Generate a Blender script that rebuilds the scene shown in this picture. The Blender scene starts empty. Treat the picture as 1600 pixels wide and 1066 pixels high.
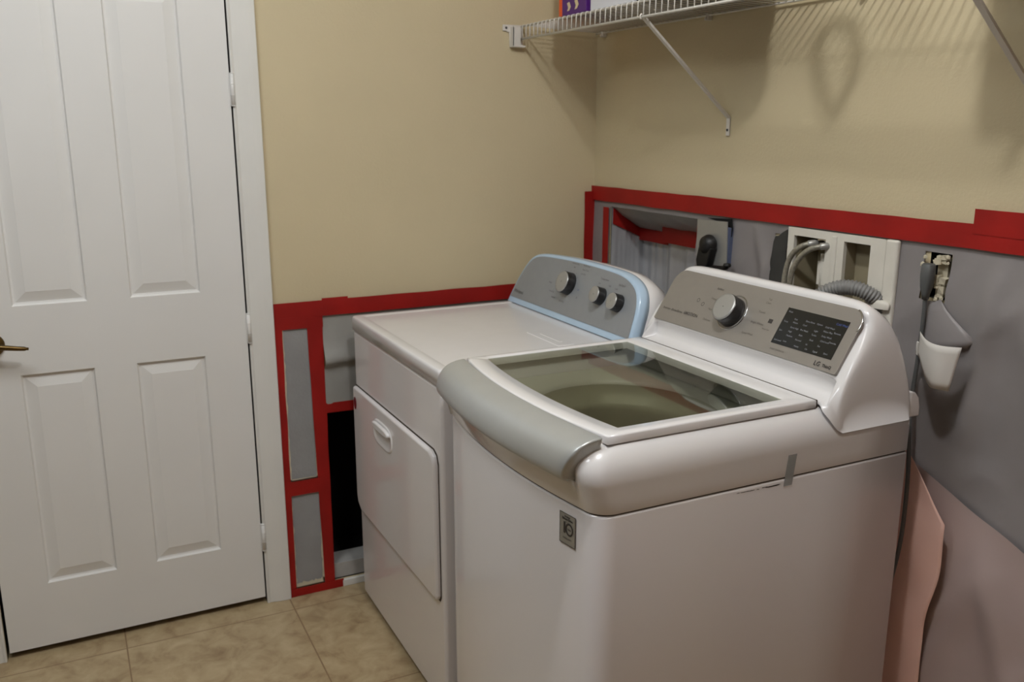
import bpy, bmesh, math, random
from mathutils import Vector, Matrix, noise

random.seed(7)
sc = bpy.context.scene
COL = sc.collection
PI = math.pi

# ------------------------------------------------------------------ camera
YAW, PITCH = 1.1092, -0.2349
cam_d = bpy.data.cameras.new('camera')
cam = bpy.data.objects.new('camera', cam_d)
COL.objects.link(cam)
cam.location = (-1.7224, -2.7994, 1.5466)
cam.rotation_euler = (PI / 2 + PITCH, 0, YAW - PI / 2)
cam_d.sensor_width = 36.0
cam_d.sensor_fit = 'HORIZONTAL'
cam_d.lens = 36.0 * 1408.0 / 1600.0
cam_d.clip_start = 0.02
cam_d.dof.use_dof = True
cam_d.dof.focus_distance = 2.0
cam_d.dof.aperture_fstop = 4.5
sc.camera = cam

# ------------------------------------------------------------------ world, lamps, exposure
w = bpy.data.worlds.new('world')
sc.world = w
w.use_nodes = True
w.node_tree.nodes['Background'].inputs[0].default_value = (0.8, 0.85, 1.0, 1)
w.node_tree.nodes['Background'].inputs[1].default_value = 0.02

LAMP = (-1.04, -1.84, 2.72)
ld = bpy.data.lights.new('ceiling_lamp', 'POINT')
ld.energy = 40
ld.color = (0.975, 0.985, 1.0)
ld.shadow_soft_size = 0.055
lo = bpy.data.objects.new('ceiling_lamp', ld)
COL.objects.link(lo)
lo.location = LAMP

# soft fill light added over the middle of the room
ad = bpy.data.lights.new('frosted_ceiling_lamp', 'AREA')
ad.shape = 'DISK'
ad.size = 0.8
ad.energy = 22
ad.color = (0.92, 0.97, 1.0)
ao = bpy.data.objects.new('frosted_ceiling_lamp', ad)
COL.objects.link(ao)
ao.location = (-2.05, -1.30, 2.77)

vs = sc.view_settings
vs.view_transform = 'Standard'
vs.look = 'None'
vs.gamma = 1.0
vs.use_curve_mapping = False
vs.exposure = 0.0

# ------------------------------------------------------------------ materials
def srgb(r, g, b):
    def c(v):
        v /= 255.0
        return v / 12.92 if v <= 0.04045 else ((v + 0.055) / 1.055) ** 2.4
    return (c(r), c(g), c(b), 1.0)

def mat(name, col, rough=0.5, metal=0.0, spec=0.5, coat=0.0, vary=0.0, vscale=6.0,
        bump=0.0, bscale=80.0, trans=0.0, alpha=1.0, rvary=0.0, col2=None, coord='Object', detail=3.0, dist=0.002, ior=1.45):
    m = bpy.data.materials.new(name)
    m.use_nodes = True
    nt = m.node_tree
    b = nt.nodes['Principled BSDF']
    b.inputs['Base Color'].default_value = col
    b.inputs['Roughness'].default_value = rough
    b.inputs['Metallic'].default_value = metal
    b.inputs['Specular IOR Level'].default_value = spec
    b.inputs['Coat Weight'].default_value = coat
    b.inputs['Coat Roughness'].default_value = 0.08
    b.inputs['Transmission Weight'].default_value = trans
    b.inputs['Alpha'].default_value = alpha
    b.inputs['IOR'].default_value = ior
    tc = nt.nodes.new('ShaderNodeTexCoord')
    if vary > 0 or col2 is not None:
        n = nt.nodes.new('ShaderNodeTexNoise')
        n.inputs['Scale'].default_value = vscale
        n.inputs['Detail'].default_value = detail
        nt.links.new(tc.outputs[coord], n.inputs['Vector'])
        r = nt.nodes.new('ShaderNodeValToRGB')
        r.color_ramp.elements[0].position = 0.32
        r.color_ramp.elements[1].position = 0.68
        c2 = col2 if col2 is not None else tuple(c * (1 - vary) for c in col[:3]) + (1,)
        r.color_ramp.elements[0].color = c2
        r.color_ramp.elements[1].color = col
        nt.links.new(n.outputs['Fac'], r.inputs['Fac'])
        nt.links.new(r.outputs['Color'], b.inputs['Base Color'])
    if rvary > 0:
        n2 = nt.nodes.new('ShaderNodeTexNoise')
        n2.inputs['Scale'].default_value = vscale * 1.7
        nt.links.new(tc.outputs[coord], n2.inputs['Vector'])
        mr = nt.nodes.new('ShaderNodeMapRange')
        mr.inputs['To Min'].default_value = max(0.02, rough - rvary)
        mr.inputs['To Max'].default_value = min(1, rough + rvary)
        nt.links.new(n2.outputs['Fac'], mr.inputs['Value'])
        nt.links.new(mr.outputs['Result'], b.inputs['Roughness'])
    if bump > 0:
        n3 = nt.nodes.new('ShaderNodeTexNoise')
        n3.inputs['Scale'].default_value = bscale
        n3.inputs['Detail'].default_value = 2.0
        nt.links.new(tc.outputs[coord], n3.inputs['Vector'])
        bp = nt.nodes.new('ShaderNodeBump')
        bp.inputs['Strength'].default_value = bump
        bp.inputs['Distance'].default_value = dist
        nt.links.new(n3.outputs['Fac'], bp.inputs['Height'])
        nt.links.new(bp.outputs['Normal'], b.inputs['Normal'])
    return m

M = {}
M['wall'] = mat('beige_wall_paint', srgb(204, 190, 156), 0.62, vary=0.05, vscale=3, bump=0.5, bscale=120, dist=0.0018)
M['wall_plain'] = mat('taupe_plain', srgb(104, 98, 92), 0.8, vary=0.03)
M['wall_pinkish'] = mat('faded_rose_plain', srgb(160, 134, 128), 0.8, vary=0.03)  # unseen wall, tinted to bounce pinkish light onto washer and film
M['ceiling'] = mat('ceiling_white', srgb(225, 222, 214), 0.9, bump=0.3, bscale=60)
M['door'] = mat('door_white_paint', srgb(226, 225, 222), 0.38, vary=0.03, vscale=4, bump=0.08, bscale=30)
M['trim'] = mat('trim_white_paint', srgb(224, 223, 218), 0.4, vary=0.05, vscale=5, bump=0.05, bscale=40)
M['tape'] = mat('red_masking_tape', srgb(156, 22, 16), 0.55, vary=0.22, vscale=9, bump=0.25, bscale=25, spec=0.4)
M['film'] = mat('grey_plastic_film', srgb(140, 135, 135), 0.42, vary=0.14, vscale=5, bump=0.5, bscale=16, dist=0.006, rvary=0.1)
M['film_pale'] = mat('pale_plastic_film', srgb(176, 176, 172), 0.4, vary=0.15, vscale=5, bump=0.5, bscale=14, dist=0.006)
M['film_pink'] = mat('pinkish_plastic_film', srgb(186, 167, 162), 0.38, vary=0.22, vscale=2.5, bump=0.4, bscale=12, dist=0.006)  # pink cast of the glow mixed into the film colour
M['film_dull'] = mat('dull_plastic_film', srgb(158, 157, 152), 0.38, vary=0.2, vscale=6, bump=0.5, bscale=14, dist=0.006)
M['mesh_film'] = mat('grey_backing_film', srgb(150, 150, 150), 0.6, vary=0.12, vscale=8, bump=0.4, bscale=120)
M['film_silver'] = mat('silver_film', srgb(196, 197, 200), 0.3, metal=0.3, vary=0.15, vscale=7, bump=0.4, bscale=14, dist=0.01)
M['drywall_edge'] = mat('torn_drywall_paper', srgb(205, 196, 172), 0.9, vary=0.2, vscale=30)
M['pink'] = mat('pink_rosin_paper', srgb(240, 198, 184), 0.7, vary=0.08, vscale=4, bump=0.3, bscale=12, dist=0.006)  # warm reflected glow put into the colour of a sheet
M['enamel'] = mat('white_enamel', srgb(226, 222, 222), 0.16, spec=0.55, coat=0.3, vary=0.02, vscale=3)
M['enamel_top'] = mat('white_porcelain_top', srgb(226, 224, 225), 0.18, spec=0.55, coat=0.3, vary=0.03, vscale=12)
M['plastic_white'] = mat('white_gloss_plastic', srgb(228, 226, 226), 0.14, spec=0.5, coat=0.4)
M['seam'] = mat('seam_dirt', srgb(78, 68, 58), 0.9, vary=0.3, vscale=30)  # dark brown for the joints between parts and the scuffs
M['silver'] = mat('silver_plastic', srgb(180, 182, 180), 0.3, metal=0.35, vary=0.04, vscale=20, bump=0.1, bscale=300, dist=0.0005)
M['panel_silver'] = mat('brushed_silver_panel', srgb(150, 145, 139), 0.33, metal=0.35, vary=0.04, vscale=30)
M['panel_grey'] = mat('grey_console_panel', srgb(152, 156, 160), 0.4, metal=0.25, vary=0.04, vscale=30)
M['blue_film'] = mat('pale_blue_protective_film', srgb(184, 208, 230), 0.15, coat=0.3, vary=0.05)
M['knob_face'] = mat('knob_brushed_face', srgb(172, 172, 170), 0.35, metal=0.5)
M['knob_dark'] = mat('knob_dark_side', srgb(34, 33, 34), 0.25, spec=0.6)
M['chrome'] = mat('chrome', srgb(190, 190, 192), 0.12, metal=1.0)
M['display'] = mat('black_glass_display', srgb(24, 26, 28), 0.12, spec=0.5)
M['print_dark'] = mat('dark_print', srgb(58, 54, 52), 0.6)
M['print_mid'] = mat('grey_print', srgb(88, 83, 79), 0.6)
M['print_light'] = mat('light_print', srgb(140, 142, 146), 0.5)
M['print_blue'] = mat('blue_print', srgb(70, 90, 150), 0.5)
M['tub'] = mat('tub_steel', srgb(148, 148, 128), 0.35, metal=0.35, vary=0.15, vscale=10)
M['tub_ring'] = mat('tub_ring_plastic', srgb(176, 176, 166), 0.35, vary=0.05)
M['dark_grey'] = mat('dark_grey_plastic', srgb(70, 71, 72), 0.5, vary=0.1)
M['black'] = mat('black_rubber', srgb(22, 22, 22), 0.45, vary=0.2, vscale=14)
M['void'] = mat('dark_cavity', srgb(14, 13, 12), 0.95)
M['foam'] = mat('charcoal_foam_tape', srgb(62, 61, 58), 0.95, vary=0.15, vscale=20, bump=0.4, bscale=60)
M['hose'] = mat('braided_steel_hose', srgb(168, 164, 150), 0.35, metal=0.5, vary=0.3, vscale=160)
M['drain'] = mat('grey_corrugated_hose', srgb(128, 128, 126), 0.4, vary=0.05)
M['cord'] = mat('grey_cord', srgb(88, 90, 90), 0.45, vary=0.08)
M['box_white'] = mat('ivory_outlet_box', srgb(222, 218, 207), 0.5, vary=0.08, vscale=14)
M['box_inner'] = mat('beige_cardboard', srgb(150, 140, 114), 0.85, vary=0.12, vscale=12)
M['paper'] = mat('white_paper_label', srgb(212, 208, 202), 0.7, vary=0.04)
M['brass'] = mat('antique_brass', srgb(118, 96, 60), 0.28, metal=1.0, vary=0.45, vscale=25)
M['wire'] = mat('white_vinyl_wire', srgb(214, 211, 204), 0.4)
M['bracket'] = mat('white_plastic_bracket', srgb(214, 210, 202), 0.45)
M['steel'] = mat('galvanized_plate', srgb(168, 168, 164), 0.35, metal=0.5, vary=0.1, vscale=14)
M['blue_box'] = mat('blue_electrical_box', srgb(88, 98, 124), 0.5)
M['maroon'] = mat('maroon_sticker', srgb(104, 18, 30), 0.35)
M['wood'] = mat('painted_sill_plate', srgb(178, 176, 172), 0.6, vary=0.2, vscale=12)
M['purple'] = mat('purple_carton', srgb(84, 34, 120), 0.3, vary=0.25, vscale=18)
M['orange'] = mat('orange_carton_edge', srgb(228, 92, 34), 0.35)
M['cream'] = mat('cream_print', srgb(214, 198, 160), 0.5)
M['carton_white'] = mat('white_carton', srgb(218, 220, 226), 0.5)
M['carton_grey'] = mat('grey_storage_bin', srgb(120, 124, 130), 0.5)
M['clear_tape'] = mat('clear_packing_tape', srgb(176, 182, 184), 0.2, coat=0.3, alpha=0.45)

def glass_mat():
    m = bpy.data.materials.new('smoked_lid_glass')
    m.use_nodes = True
    nt = m.node_tree
    nt.nodes.clear()
    out = nt.nodes.new('ShaderNodeOutputMaterial')
    mix = nt.nodes.new('ShaderNodeMixShader')
    tr = nt.nodes.new('ShaderNodeBsdfTransparent')
    tr.inputs[0].default_value = (0.72, 0.73, 0.66, 1)
    gl = nt.nodes.new('ShaderNodeBsdfGlossy')
    gl.inputs['Color'].default_value = (0.9, 0.93, 0.92, 1)
    gl.inputs['Roughness'].default_value = 0.03
    fr = nt.nodes.new('ShaderNodeFresnel')
    fr.inputs['IOR'].default_value = 1.5
    nt.links.new(fr.outputs[0], mix.inputs[0])
    nt.links.new(tr.outputs[0], mix.inputs[1])
    nt.links.new(gl.outputs[0], mix.inputs[2])
    nt.links.new(mix.outputs[0], out.inputs[0])
    return m
M['glass'] = glass_mat()

def floor_mat():
    m = bpy.data.materials.new('travertine_floor_tile')
    m.use_nodes = True
    nt = m.node_tree
    b = nt.nodes['Principled BSDF']
    tc = nt.nodes.new('ShaderNodeTexCoord')
    # grout grid: tiles 0.51 m, lines at x = -1.17 - 0.51 k, y = -0.085 - 0.51 k
    sep = nt.nodes.new('ShaderNodeSeparateXYZ')
    nt.links.new(tc.outputs['Object'], sep.inputs[0])
    def line(sock, off):
        a = nt.nodes.new('ShaderNodeMath'); a.operation = 'ADD'; a.inputs[1].default_value = off + 5.1
        nt.links.new(sock, a.inputs[0])
        p = nt.nodes.new('ShaderNodeMath'); p.operation = 'PINGPONG'; p.inputs[1].default_value = 0.255
        nt.links.new(a.outputs[0], p.inputs[0])
        c = nt.nodes.new('ShaderNodeMath'); c.operation = 'LESS_THAN'; c.inputs[1].default_value = 0.0022
        nt.links.new(p.outputs[0], c.inputs[0])
        return c
    lx, ly = line(sep.outputs[0], 1.17), line(sep.outputs[1], 0.088)
    mx = nt.nodes.new('ShaderNodeMath'); mx.operation = 'MAXIMUM'
    nt.links.new(lx.outputs[0], mx.inputs[0]); nt.links.new(ly.outputs[0], mx.inputs[1])
    n = nt.nodes.new('ShaderNodeTexNoise'); n.inputs['Scale'].default_value = 14; n.inputs['Detail'].default_value = 8
    n.inputs['Roughness'].default_value = 0.62; n.inputs['Distortion'].default_value = 0.5
    nt.links.new(tc.outputs['Object'], n.inputs['Vector'])
    r = nt.nodes.new('ShaderNodeValToRGB')
    e = r.color_ramp.elements
    e[0].position = 0.28; e[0].color = srgb(138, 114, 84)
    e[1].position = 0.72; e[1].color = srgb(186, 168, 134)
    k = e.new(0.47); k.color = srgb(168, 148, 114)
    nt.links.new(n.outputs['Fac'], r.inputs['Fac'])
    mixc = nt.nodes.new('ShaderNodeMix'); mixc.data_type = 'RGBA'
    mixc.inputs['B'].default_value = srgb(132, 108, 78)
    nt.links.new(mx.outputs[0], mixc.inputs['Factor'])
    nt.links.new(r.outputs['Color'], mixc.inputs['A'])
    nt.links.new(mixc.outputs['Result'], b.inputs['Base Color'])
    b.inputs['Roughness'].default_value = 0.4
    bp = nt.nodes.new('ShaderNodeBump'); bp.inputs['Strength'].default_value = 0.3; bp.inputs['Distance'].default_value = 0.003
    sub = nt.nodes.new('ShaderNodeMath'); sub.operation = 'SUBTRACT'
    nt.links.new(n.outputs['Fac'], sub.inputs[0]); nt.links.new(mx.outputs[0], sub.inputs[1])
    nt.links.new(sub.outputs[0], bp.inputs['Height'])
    nt.links.new(bp.outputs['Normal'], b.inputs['Normal'])
    return m
M['floor'] = floor_mat()

# ------------------------------------------------------------------ helpers
def obj(name, bm, m, parent=None, smooth=False, bevel=0.0, seg=2, solid=0.0, recalc=True):
    if recalc:
        bmesh.ops.recalc_face_normals(bm, faces=bm.faces[:])
    me = bpy.data.meshes.new(name)
    bm.to_mesh(me)
    bm.free()
    for i in (m if isinstance(m, (list, tuple)) else [m]):
        me.materials.append(i)
    o = bpy.data.objects.new(name, me)
    COL.objects.link(o)
    if parent is not None:
        o.parent = parent
        o.matrix_parent_inverse = Matrix.Translation(-parent_world(parent))
    if smooth:
        for p in me.polygons:
            p.use_smooth = True
    if solid:
        s = o.modifiers.new('thickness', 'SOLIDIFY'); s.thickness = solid; s.offset = 0
    if bevel > 0:
        b = o.modifiers.new('bevel', 'BEVEL'); b.width = bevel; b.segments = seg
        b.limit_method = 'ANGLE'; b.angle_limit = math.radians(40)
        for p in me.polygons:
            p.use_smooth = True
        wn = o.modifiers.new('normals', 'WEIGHTED_NORMAL'); wn.keep_sharp = True
    return o

def parent_world(p):
    """world position of an object's origin (all parents are translation only)"""
    if p.parent is None:
        return Vector(p.location)
    return parent_world(p.parent) + p.matrix_parent_inverse.translation + p.location

def empty(name, loc, label, cat, group=None):
    o = bpy.data.objects.new(name, None)
    o.empty_display_size = 0.05
    COL.objects.link(o)
    o.location = loc
    o['label'] = label
    o['category'] = cat
    if group:
        o['group'] = group
    return o

def tag(o, label, cat, group=None):
    o['label'] = label
    o['category'] = cat
    if group:
        o['group'] = group
    return o

def struct(o, label=None):
    o['kind'] = 'structure'
    if label:
        o['label'] = label
    return o

def box(bm, x0, x1, y0, y1, z0, z1, mi=0):
    vs = [bm.verts.new((x, y, z)) for x in (x0, x1) for y in (y0, y1) for z in (z0, z1)]
    for f in ((0, 1, 3, 2), (4, 6, 7, 5), (0, 4, 5, 1), (2, 3, 7, 6), (0, 2, 6, 4), (1, 5, 7, 3)):
        fc = bm.faces.new([vs[i] for i in f])
        fc.material_index = mi
    return vs

def quad(bm, pts, mi=0):
    f = bm.faces.new([bm.verts.new(p) for p in pts])
    f.material_index = mi
    return f

def prism(bm, pts, vec, mi=0):
    """closed prism from a planar outline pts extruded along vec"""
    a = [bm.verts.new(p) for p in pts]
    b = [bm.verts.new(Vector(p) + Vector(vec)) for p in pts]
    n = len(pts)
    fs = [bm.faces.new(a), bm.faces.new(list(reversed(b)))]
    for i in range(n):
        fs.append(bm.faces.new([a[i], b[i], b[(i + 1) % n], a[(i + 1) % n]]))
    for f in fs:
        f.material_index = mi
    return a, b

def spline(pts, n=8):
    P = [Vector(p) for p in pts]
    P = [P[0] * 2 - P[1]] + P + [P[-1] * 2 - P[-2]]
    out = []
    for i in range(1, len(P) - 2):
        for k in range(n):
            t = k / n
            a, b, c, d = P[i - 1], P[i], P[i + 1], P[i + 2]
            out.append(0.5 * ((2 * b) + (c - a) * t + (2 * a - 5 * b + 4 * c - d) * t * t + (3 * b - a - 3 * c + d) * t ** 3))
    out.append(P[-2].copy())
    return out

def tube(bm, path, r, seg=10, mi=0, rf=None):
    path = [Vector(p) for p in path]
    n = len(path)
    t0 = (path[1] - path[0]).normalized()
    ref = Vector((0, 0, 1)) if abs(t0.z) < 0.9 else Vector((1, 0, 0))
    u = t0.cross(ref).normalized()
    rings = []
    for i, p in enumerate(path):
        t = (path[min(i + 1, n - 1)] - path[max(i - 1, 0)]).normalized()
        u = (u - t * u.dot(t)).normalized()
        v = t.cross(u)
        rr = r if rf is None else rf(i, n)
        rings.append([bm.verts.new(p + (u * math.cos(a) + v * math.sin(a)) * rr)
                      for a in [2 * PI * k / seg for k in range(seg)]])
    for i in range(n - 1):
        for k in range(seg):
            f = bm.faces.new([rings[i][k], rings[i][(k + 1) % seg], rings[i + 1][(k + 1) % seg], rings[i + 1][k]])
            f.material_index = mi
            f.smooth = True
    for rg in (rings[0], rings[-1]):
        f = bm.faces.new(rg if rg is rings[0] else list(reversed(rg)))
        f.material_index = mi
    return rings

def lathe(bm, prof, org, axis, seg=32, mi=0, cap=True):
    """prof: list of (r, h) along axis"""
    axis = Vector(axis).normalized()
    ref = Vector((0, 0, 1)) if abs(axis.z) < 0.9 else Vector((0, 1, 0))
    u = axis.cross(ref).normalized()
    v = axis.cross(u)
    rings = []
    for r, h in prof:
        rings.append([bm.verts.new(Vector(org) + axis * h + (u * math.cos(2 * PI * k / seg) + v * math.sin(2 * PI * k / seg)) * r)
                      for k in range(seg)])
    for i in range(len(rings) - 1):
        for k in range(seg):
            f = bm.faces.new([rings[i][k], rings[i][(k + 1) % seg], rings[i + 1][(k + 1) % seg], rings[i + 1][k]])
            f.smooth = True
            f.material_index = mi
    if cap:
        for rg in (rings[0], rings[-1]):
            f = bm.faces.new(rg)
            f.material_index = mi
    return rings

def rings_bridge(bm, rings, cap0=False, cap1=False, closed=True, mi=0, smooth=True):
    for i in range(len(rings) - 1):
        n = len(rings[i])
        for k in range(n if closed else n - 1):
            try:
                f = bm.faces.new([rings[i][k], rings[i][(k + 1) % n], rings[i + 1][(k + 1) % n], rings[i + 1][k]])
                f.smooth = smooth
                f.material_index = mi
            except ValueError:
                pass
    if cap0:
        bm.faces.new(rings[0]).material_index = mi
    if cap1:
        bm.faces.new(list(reversed(rings[-1]))).material_index = mi

def text_bm(bm, s, org, u, v, size, mi=0, align='LEFT', bold=0.0, lift=0.0006):
    """flat letters of cap height ~size laid in the plane spanned by unit vectors u (reading) and v (up)"""
    cu = bpy.data.curves.new('tmp', 'FONT')
    cu.body = s
    cu.size = size / 0.7
    cu.align_x = align
    cu.offset = bold
    cu.resolution_u = 2
    to = bpy.data.objects.new('tmp', cu)
    COL.objects.link(to)
    dg = bpy.context.evaluated_depsgraph_get()
    me = bpy.data.meshes.new_from_object(to.evaluated_get(dg))
    u = Vector(u).normalized(); v = Vector(v).normalized()
    n = u.cross(v)
    base = len(bm.verts)
    vs = [bm.verts.new(Vector(org) + u * p.co.x + v * p.co.y + n * lift) for p in me.vertices]
    for p in me.polygons:
        try:
            f = bm.faces.new([vs[i] for i in p.vertices]); f.material_index = mi
        except ValueError:
            pass
    bpy.data.objects.remove(to)
    bpy.data.curves.remove(cu)
    bpy.data.meshes.remove(me)

def grid_holes(bm, us, vsl, fn, holes, mi=0, smooth=False):
    """quads over a grid of u, v values except cells inside holes (u0,u1,v0,v1)"""
    us = sorted(set(round(x, 5) for x in us)); vsl = sorted(set(round(x, 5) for x in vsl))
    cache = {}
    def vt(i, j):
        if (i, j) not in cache:
            cache[(i, j)] = bm.verts.new(fn(us[i], vsl[j]))
        return cache[(i, j)]
    for i in range(len(us) - 1):
        for j in range(len(vsl) - 1):
            cu, cv = (us[i] + us[i + 1]) / 2, (vsl[j] + vsl[j + 1]) / 2
            if any(h[0] < cu < h[1] and h[2] < cv < h[3] for h in holes):
                continue
            f = bm.faces.new([vt(i, j), vt(i + 1, j), vt(i + 1, j + 1), vt(i, j + 1)])
            f.smooth = smooth
            f.material_index = mi

def frange(a, b, n):
    return [a + (b - a) * i / n for i in range(n + 1)]

def sstep(a, b, x):
    t = max(0.0, min(1.0, (x - a) / (b - a)))
    return t * t * (3 - 2 * t)

# ================================================================== SETTING
XL, YR, ZC = -3.0, -3.7, 2.80
bm = bmesh.new(); box(bm, XL - .1, 0.35, YR - .1, 0.35, -0.1, 0.0)
struct(obj('floor', bm, M['floor']))
bm = bmesh.new(); box(bm, XL - .1, 0.35, YR - .1, 0.35, ZC, ZC + .1)
struct(obj('ceiling', bm, M['ceiling']))
bm = bmesh.new(); box(bm, XL - .1, XL, YR, 0.25, 0, ZC)
struct(obj('wall_front', bm, M['wall_plain']))
bm = bmesh.new(); box(bm, XL, 0.25, YR - .1, YR, 0, ZC)
struct(obj('wall_right', bm, M['wall_pinkish']))

# wall with the door (y = 0): openings for the door and for the cut-out beside the dryer
DX0, DX1, DZ = -2.002, -1.2405, 2.045          # rough opening of the door
CUT = (-1.012, -0.30, 0.028, 0.628)           # dark cut-out low in the wall
bm = bmesh.new()
grid_holes(bm, [XL, DX0, DX1, CUT[0], CUT[1], 0.0], [0, CUT[2], CUT[3], DZ, ZC],
           lambda u, v: (u, 0.0, v), [(DX0, DX1, 0, DZ), CUT])
wall_left = struct(obj('wall_left', bm, M['wall'], recalc=False))
# reveals + the hollow stud bay behind the cut-out
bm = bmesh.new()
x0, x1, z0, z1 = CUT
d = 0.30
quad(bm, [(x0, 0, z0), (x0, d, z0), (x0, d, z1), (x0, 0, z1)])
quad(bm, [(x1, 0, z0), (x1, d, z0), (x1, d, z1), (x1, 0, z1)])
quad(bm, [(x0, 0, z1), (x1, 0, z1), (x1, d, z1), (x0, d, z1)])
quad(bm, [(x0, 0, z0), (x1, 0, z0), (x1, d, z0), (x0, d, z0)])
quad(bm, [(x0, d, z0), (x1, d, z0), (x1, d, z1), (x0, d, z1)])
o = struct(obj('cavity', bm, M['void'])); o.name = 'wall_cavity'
# dark space behind the door slab
bm = bmesh.new()
quad(bm, [(DX0, .11, 0), (DX1, .11, 0), (DX1, .11, DZ), (DX0, .11, DZ)])
for x in (DX0, DX1):
    quad(bm, [(x, 0, 0), (x, .11, 0), (x, .11, DZ), (x, 0, DZ)])
quad(bm, [(DX0, 0, DZ), (DX1, 0, DZ), (DX1, .11, DZ), (DX0, .11, DZ)])
struct(obj('wall_doorway', bm, M['void']))

# wall behind the machines (x = 0)
ALC = (-0.604, -0.118, 0.45, 1.272)           # vent recess (y0,y1,z0,z1)
BOXL = (-1.130, -1.020, 1.075, 1.268)
BOXR = (-1.272, -1.190, 1.075, 1.270)
HOLE = (-1.484, -1.430, 1.172, 1.274)
OUT1 = (-0.757, -0.612, 1.150, 1.275)
SLOT = (-0.990, -0.940, 1.120, 1.264)
holesB = [ALC, BOXL, BOXR, HOLE]
bm = bmesh.new()
us = [YR, 0.0]; vv = [0, ZC]
for h in holesB:
    us += [h[0], h[1]]; vv += [h[2], h[3]]
grid_holes(bm, us, vv, lambda u, v: (0.0, u, v), holesB)
struct(obj('wall_back', bm, M['wall'], recalc=False))

# ------------------------------------------------------------------ plastic film sheets
def wrinkle(y, z, seed=0.0, amp=0.004):
    p = Vector((y * 3.1 + seed, z * 3.1, seed))
    a = noise.noise(p) + 0.5 * noise.noise(p * 2.7 + Vector((5, 1, 2)))
    r = 1.0 - abs(noise.noise(Vector((y * 4.5 + z * 2.3 + seed, z * 2.0 - y * 1.0, seed + 3))) * 2)
    return amp * (a + 0.9 * max(0, r) ** 4)

def film(name, rect, hl, m, seed, amp, label, off=0.004, step=0.011, axis='x', cat='plastic film', edge=None):
    u0, u1, v0, v1 = rect
    bm = bmesh.new()
    us = frange(u0, u1, max(2, int((u1 - u0) / step)))
    vv = frange(v0, v1, max(2, int((v1 - v0) / step)))
    for h in hl:
        us += [h[0], h[1]]; vv += [h[2], h[3]]
    us = [x for x in us if u0 <= x <= u1]; vv = [x for x in vv if v0 <= x <= v1]
    def fn(u, v):
        fade = sstep(0, .10, v1 - v) if edge != 'none' else 1
        dd = off + max(0.0, (wrinkle(u, v, seed, amp) + amp)) * fade
        if seed == 7.0:
            q = v - 0.805 - 0.06 * (u + .95)
            dd += 0.022 * math.exp(-(q / (0.012 if q < 0 else 0.045)) ** 2)
        return (-dd, u, v) if axis == 'x' else (u, -dd, v)
    grid_holes(bm, us, vv, fn, hl, smooth=True)
    return tag(obj(name, bm, m, recalc=False), label, cat)

def sagging_film():
    # big sheet under the red tape on the wall behind the machines, with real folds at the right
    hl = [(ALC[0], ALC[1], ALC[2], ALC[3]), (-1.330, -1.0, 1.10, 1.284), (HOLE[0] - .004, HOLE[1] + .012, HOLE[2] - .004, HOLE[3]), SLOT]
    bm = bmesh.new()
    us = frange(-2.35, -0.002, 215)
    vv = frange(0.02, 1.30, 118)
    for h in hl:
        us += [h[0], h[1]]; vv += [h[2], h[3]]
    def fn(u, v):
        fade = sstep(0, .16, 1.30 - v)
        k = sstep(-1.30, -1.55, u)
        a = 0.0035 + 0.010 * k
        dd = 0.003 + (wrinkle(u, v, 2.0, a) + a * .7) * fade
        # vertical soft fold right of the torn outlet
        dd += 0.016 * math.exp(-((u + 1.60 + 0.10 * (v - 1.2)) / 0.022) ** 2) * sstep(1.30, 1.18, v)
        dd += 0.012 * math.exp(-((u + 0.99 - 0.55 * (1.28 - v)) / 0.016) ** 2) * sstep(1.30, 1.22, v) * sstep(1.0, 1.1, v)
        dd += 0.010 * math.exp(-((u + 0.87 + 0.35 * (1.28 - v)) / 0.02) ** 2) * sstep(1.30, 1.22, v)
        dd += 0.006 * math.exp(-(((v - 0.80) - 0.35 * (u + 1.45)) / 0.012) ** 2) * sstep(-1.40, -1.5, u)
        dd += 0.012 * math.exp(-(((u + 1.60) + 0.18 * (v - 0.6)) / 0.06) ** 2) * sstep(0.86, 0.6, v)
        dd += 0.022 * math.exp(-(((u + 1.74) - 0.25 * (v - 0.5)) / 0.05) ** 2) * sstep(0.9, 0.5, v)
        lim = 0.040 - 0.022 * sstep(0.95, 0.84, v) * sstep(-1.30, -1.40, u)
        return (-max(0.002, lim * math.tanh(dd / lim)), u, v)
    grid_holes(bm, us, vv, fn, hl, smooth=True)
    tag(obj('plastic_sheeting', bm, M['film'], recalc=False),
        'large wrinkled grey plastic sheet hanging on the wall behind the washer', 'plastic film')
sagging_film()

# pink sheet added to paint the warm reflected glow beside the washer
def pink_glow():
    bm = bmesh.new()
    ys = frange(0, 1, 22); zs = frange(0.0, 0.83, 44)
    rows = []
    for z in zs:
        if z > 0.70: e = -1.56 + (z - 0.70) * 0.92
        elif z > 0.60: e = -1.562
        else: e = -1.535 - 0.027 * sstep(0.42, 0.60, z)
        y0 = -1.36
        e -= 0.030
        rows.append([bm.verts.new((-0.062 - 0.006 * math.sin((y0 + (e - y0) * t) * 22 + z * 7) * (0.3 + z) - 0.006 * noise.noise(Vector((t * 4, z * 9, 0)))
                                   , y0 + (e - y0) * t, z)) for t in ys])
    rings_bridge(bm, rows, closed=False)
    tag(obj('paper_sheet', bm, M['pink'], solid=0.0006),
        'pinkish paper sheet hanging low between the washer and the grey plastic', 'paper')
pink_glow()

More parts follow.
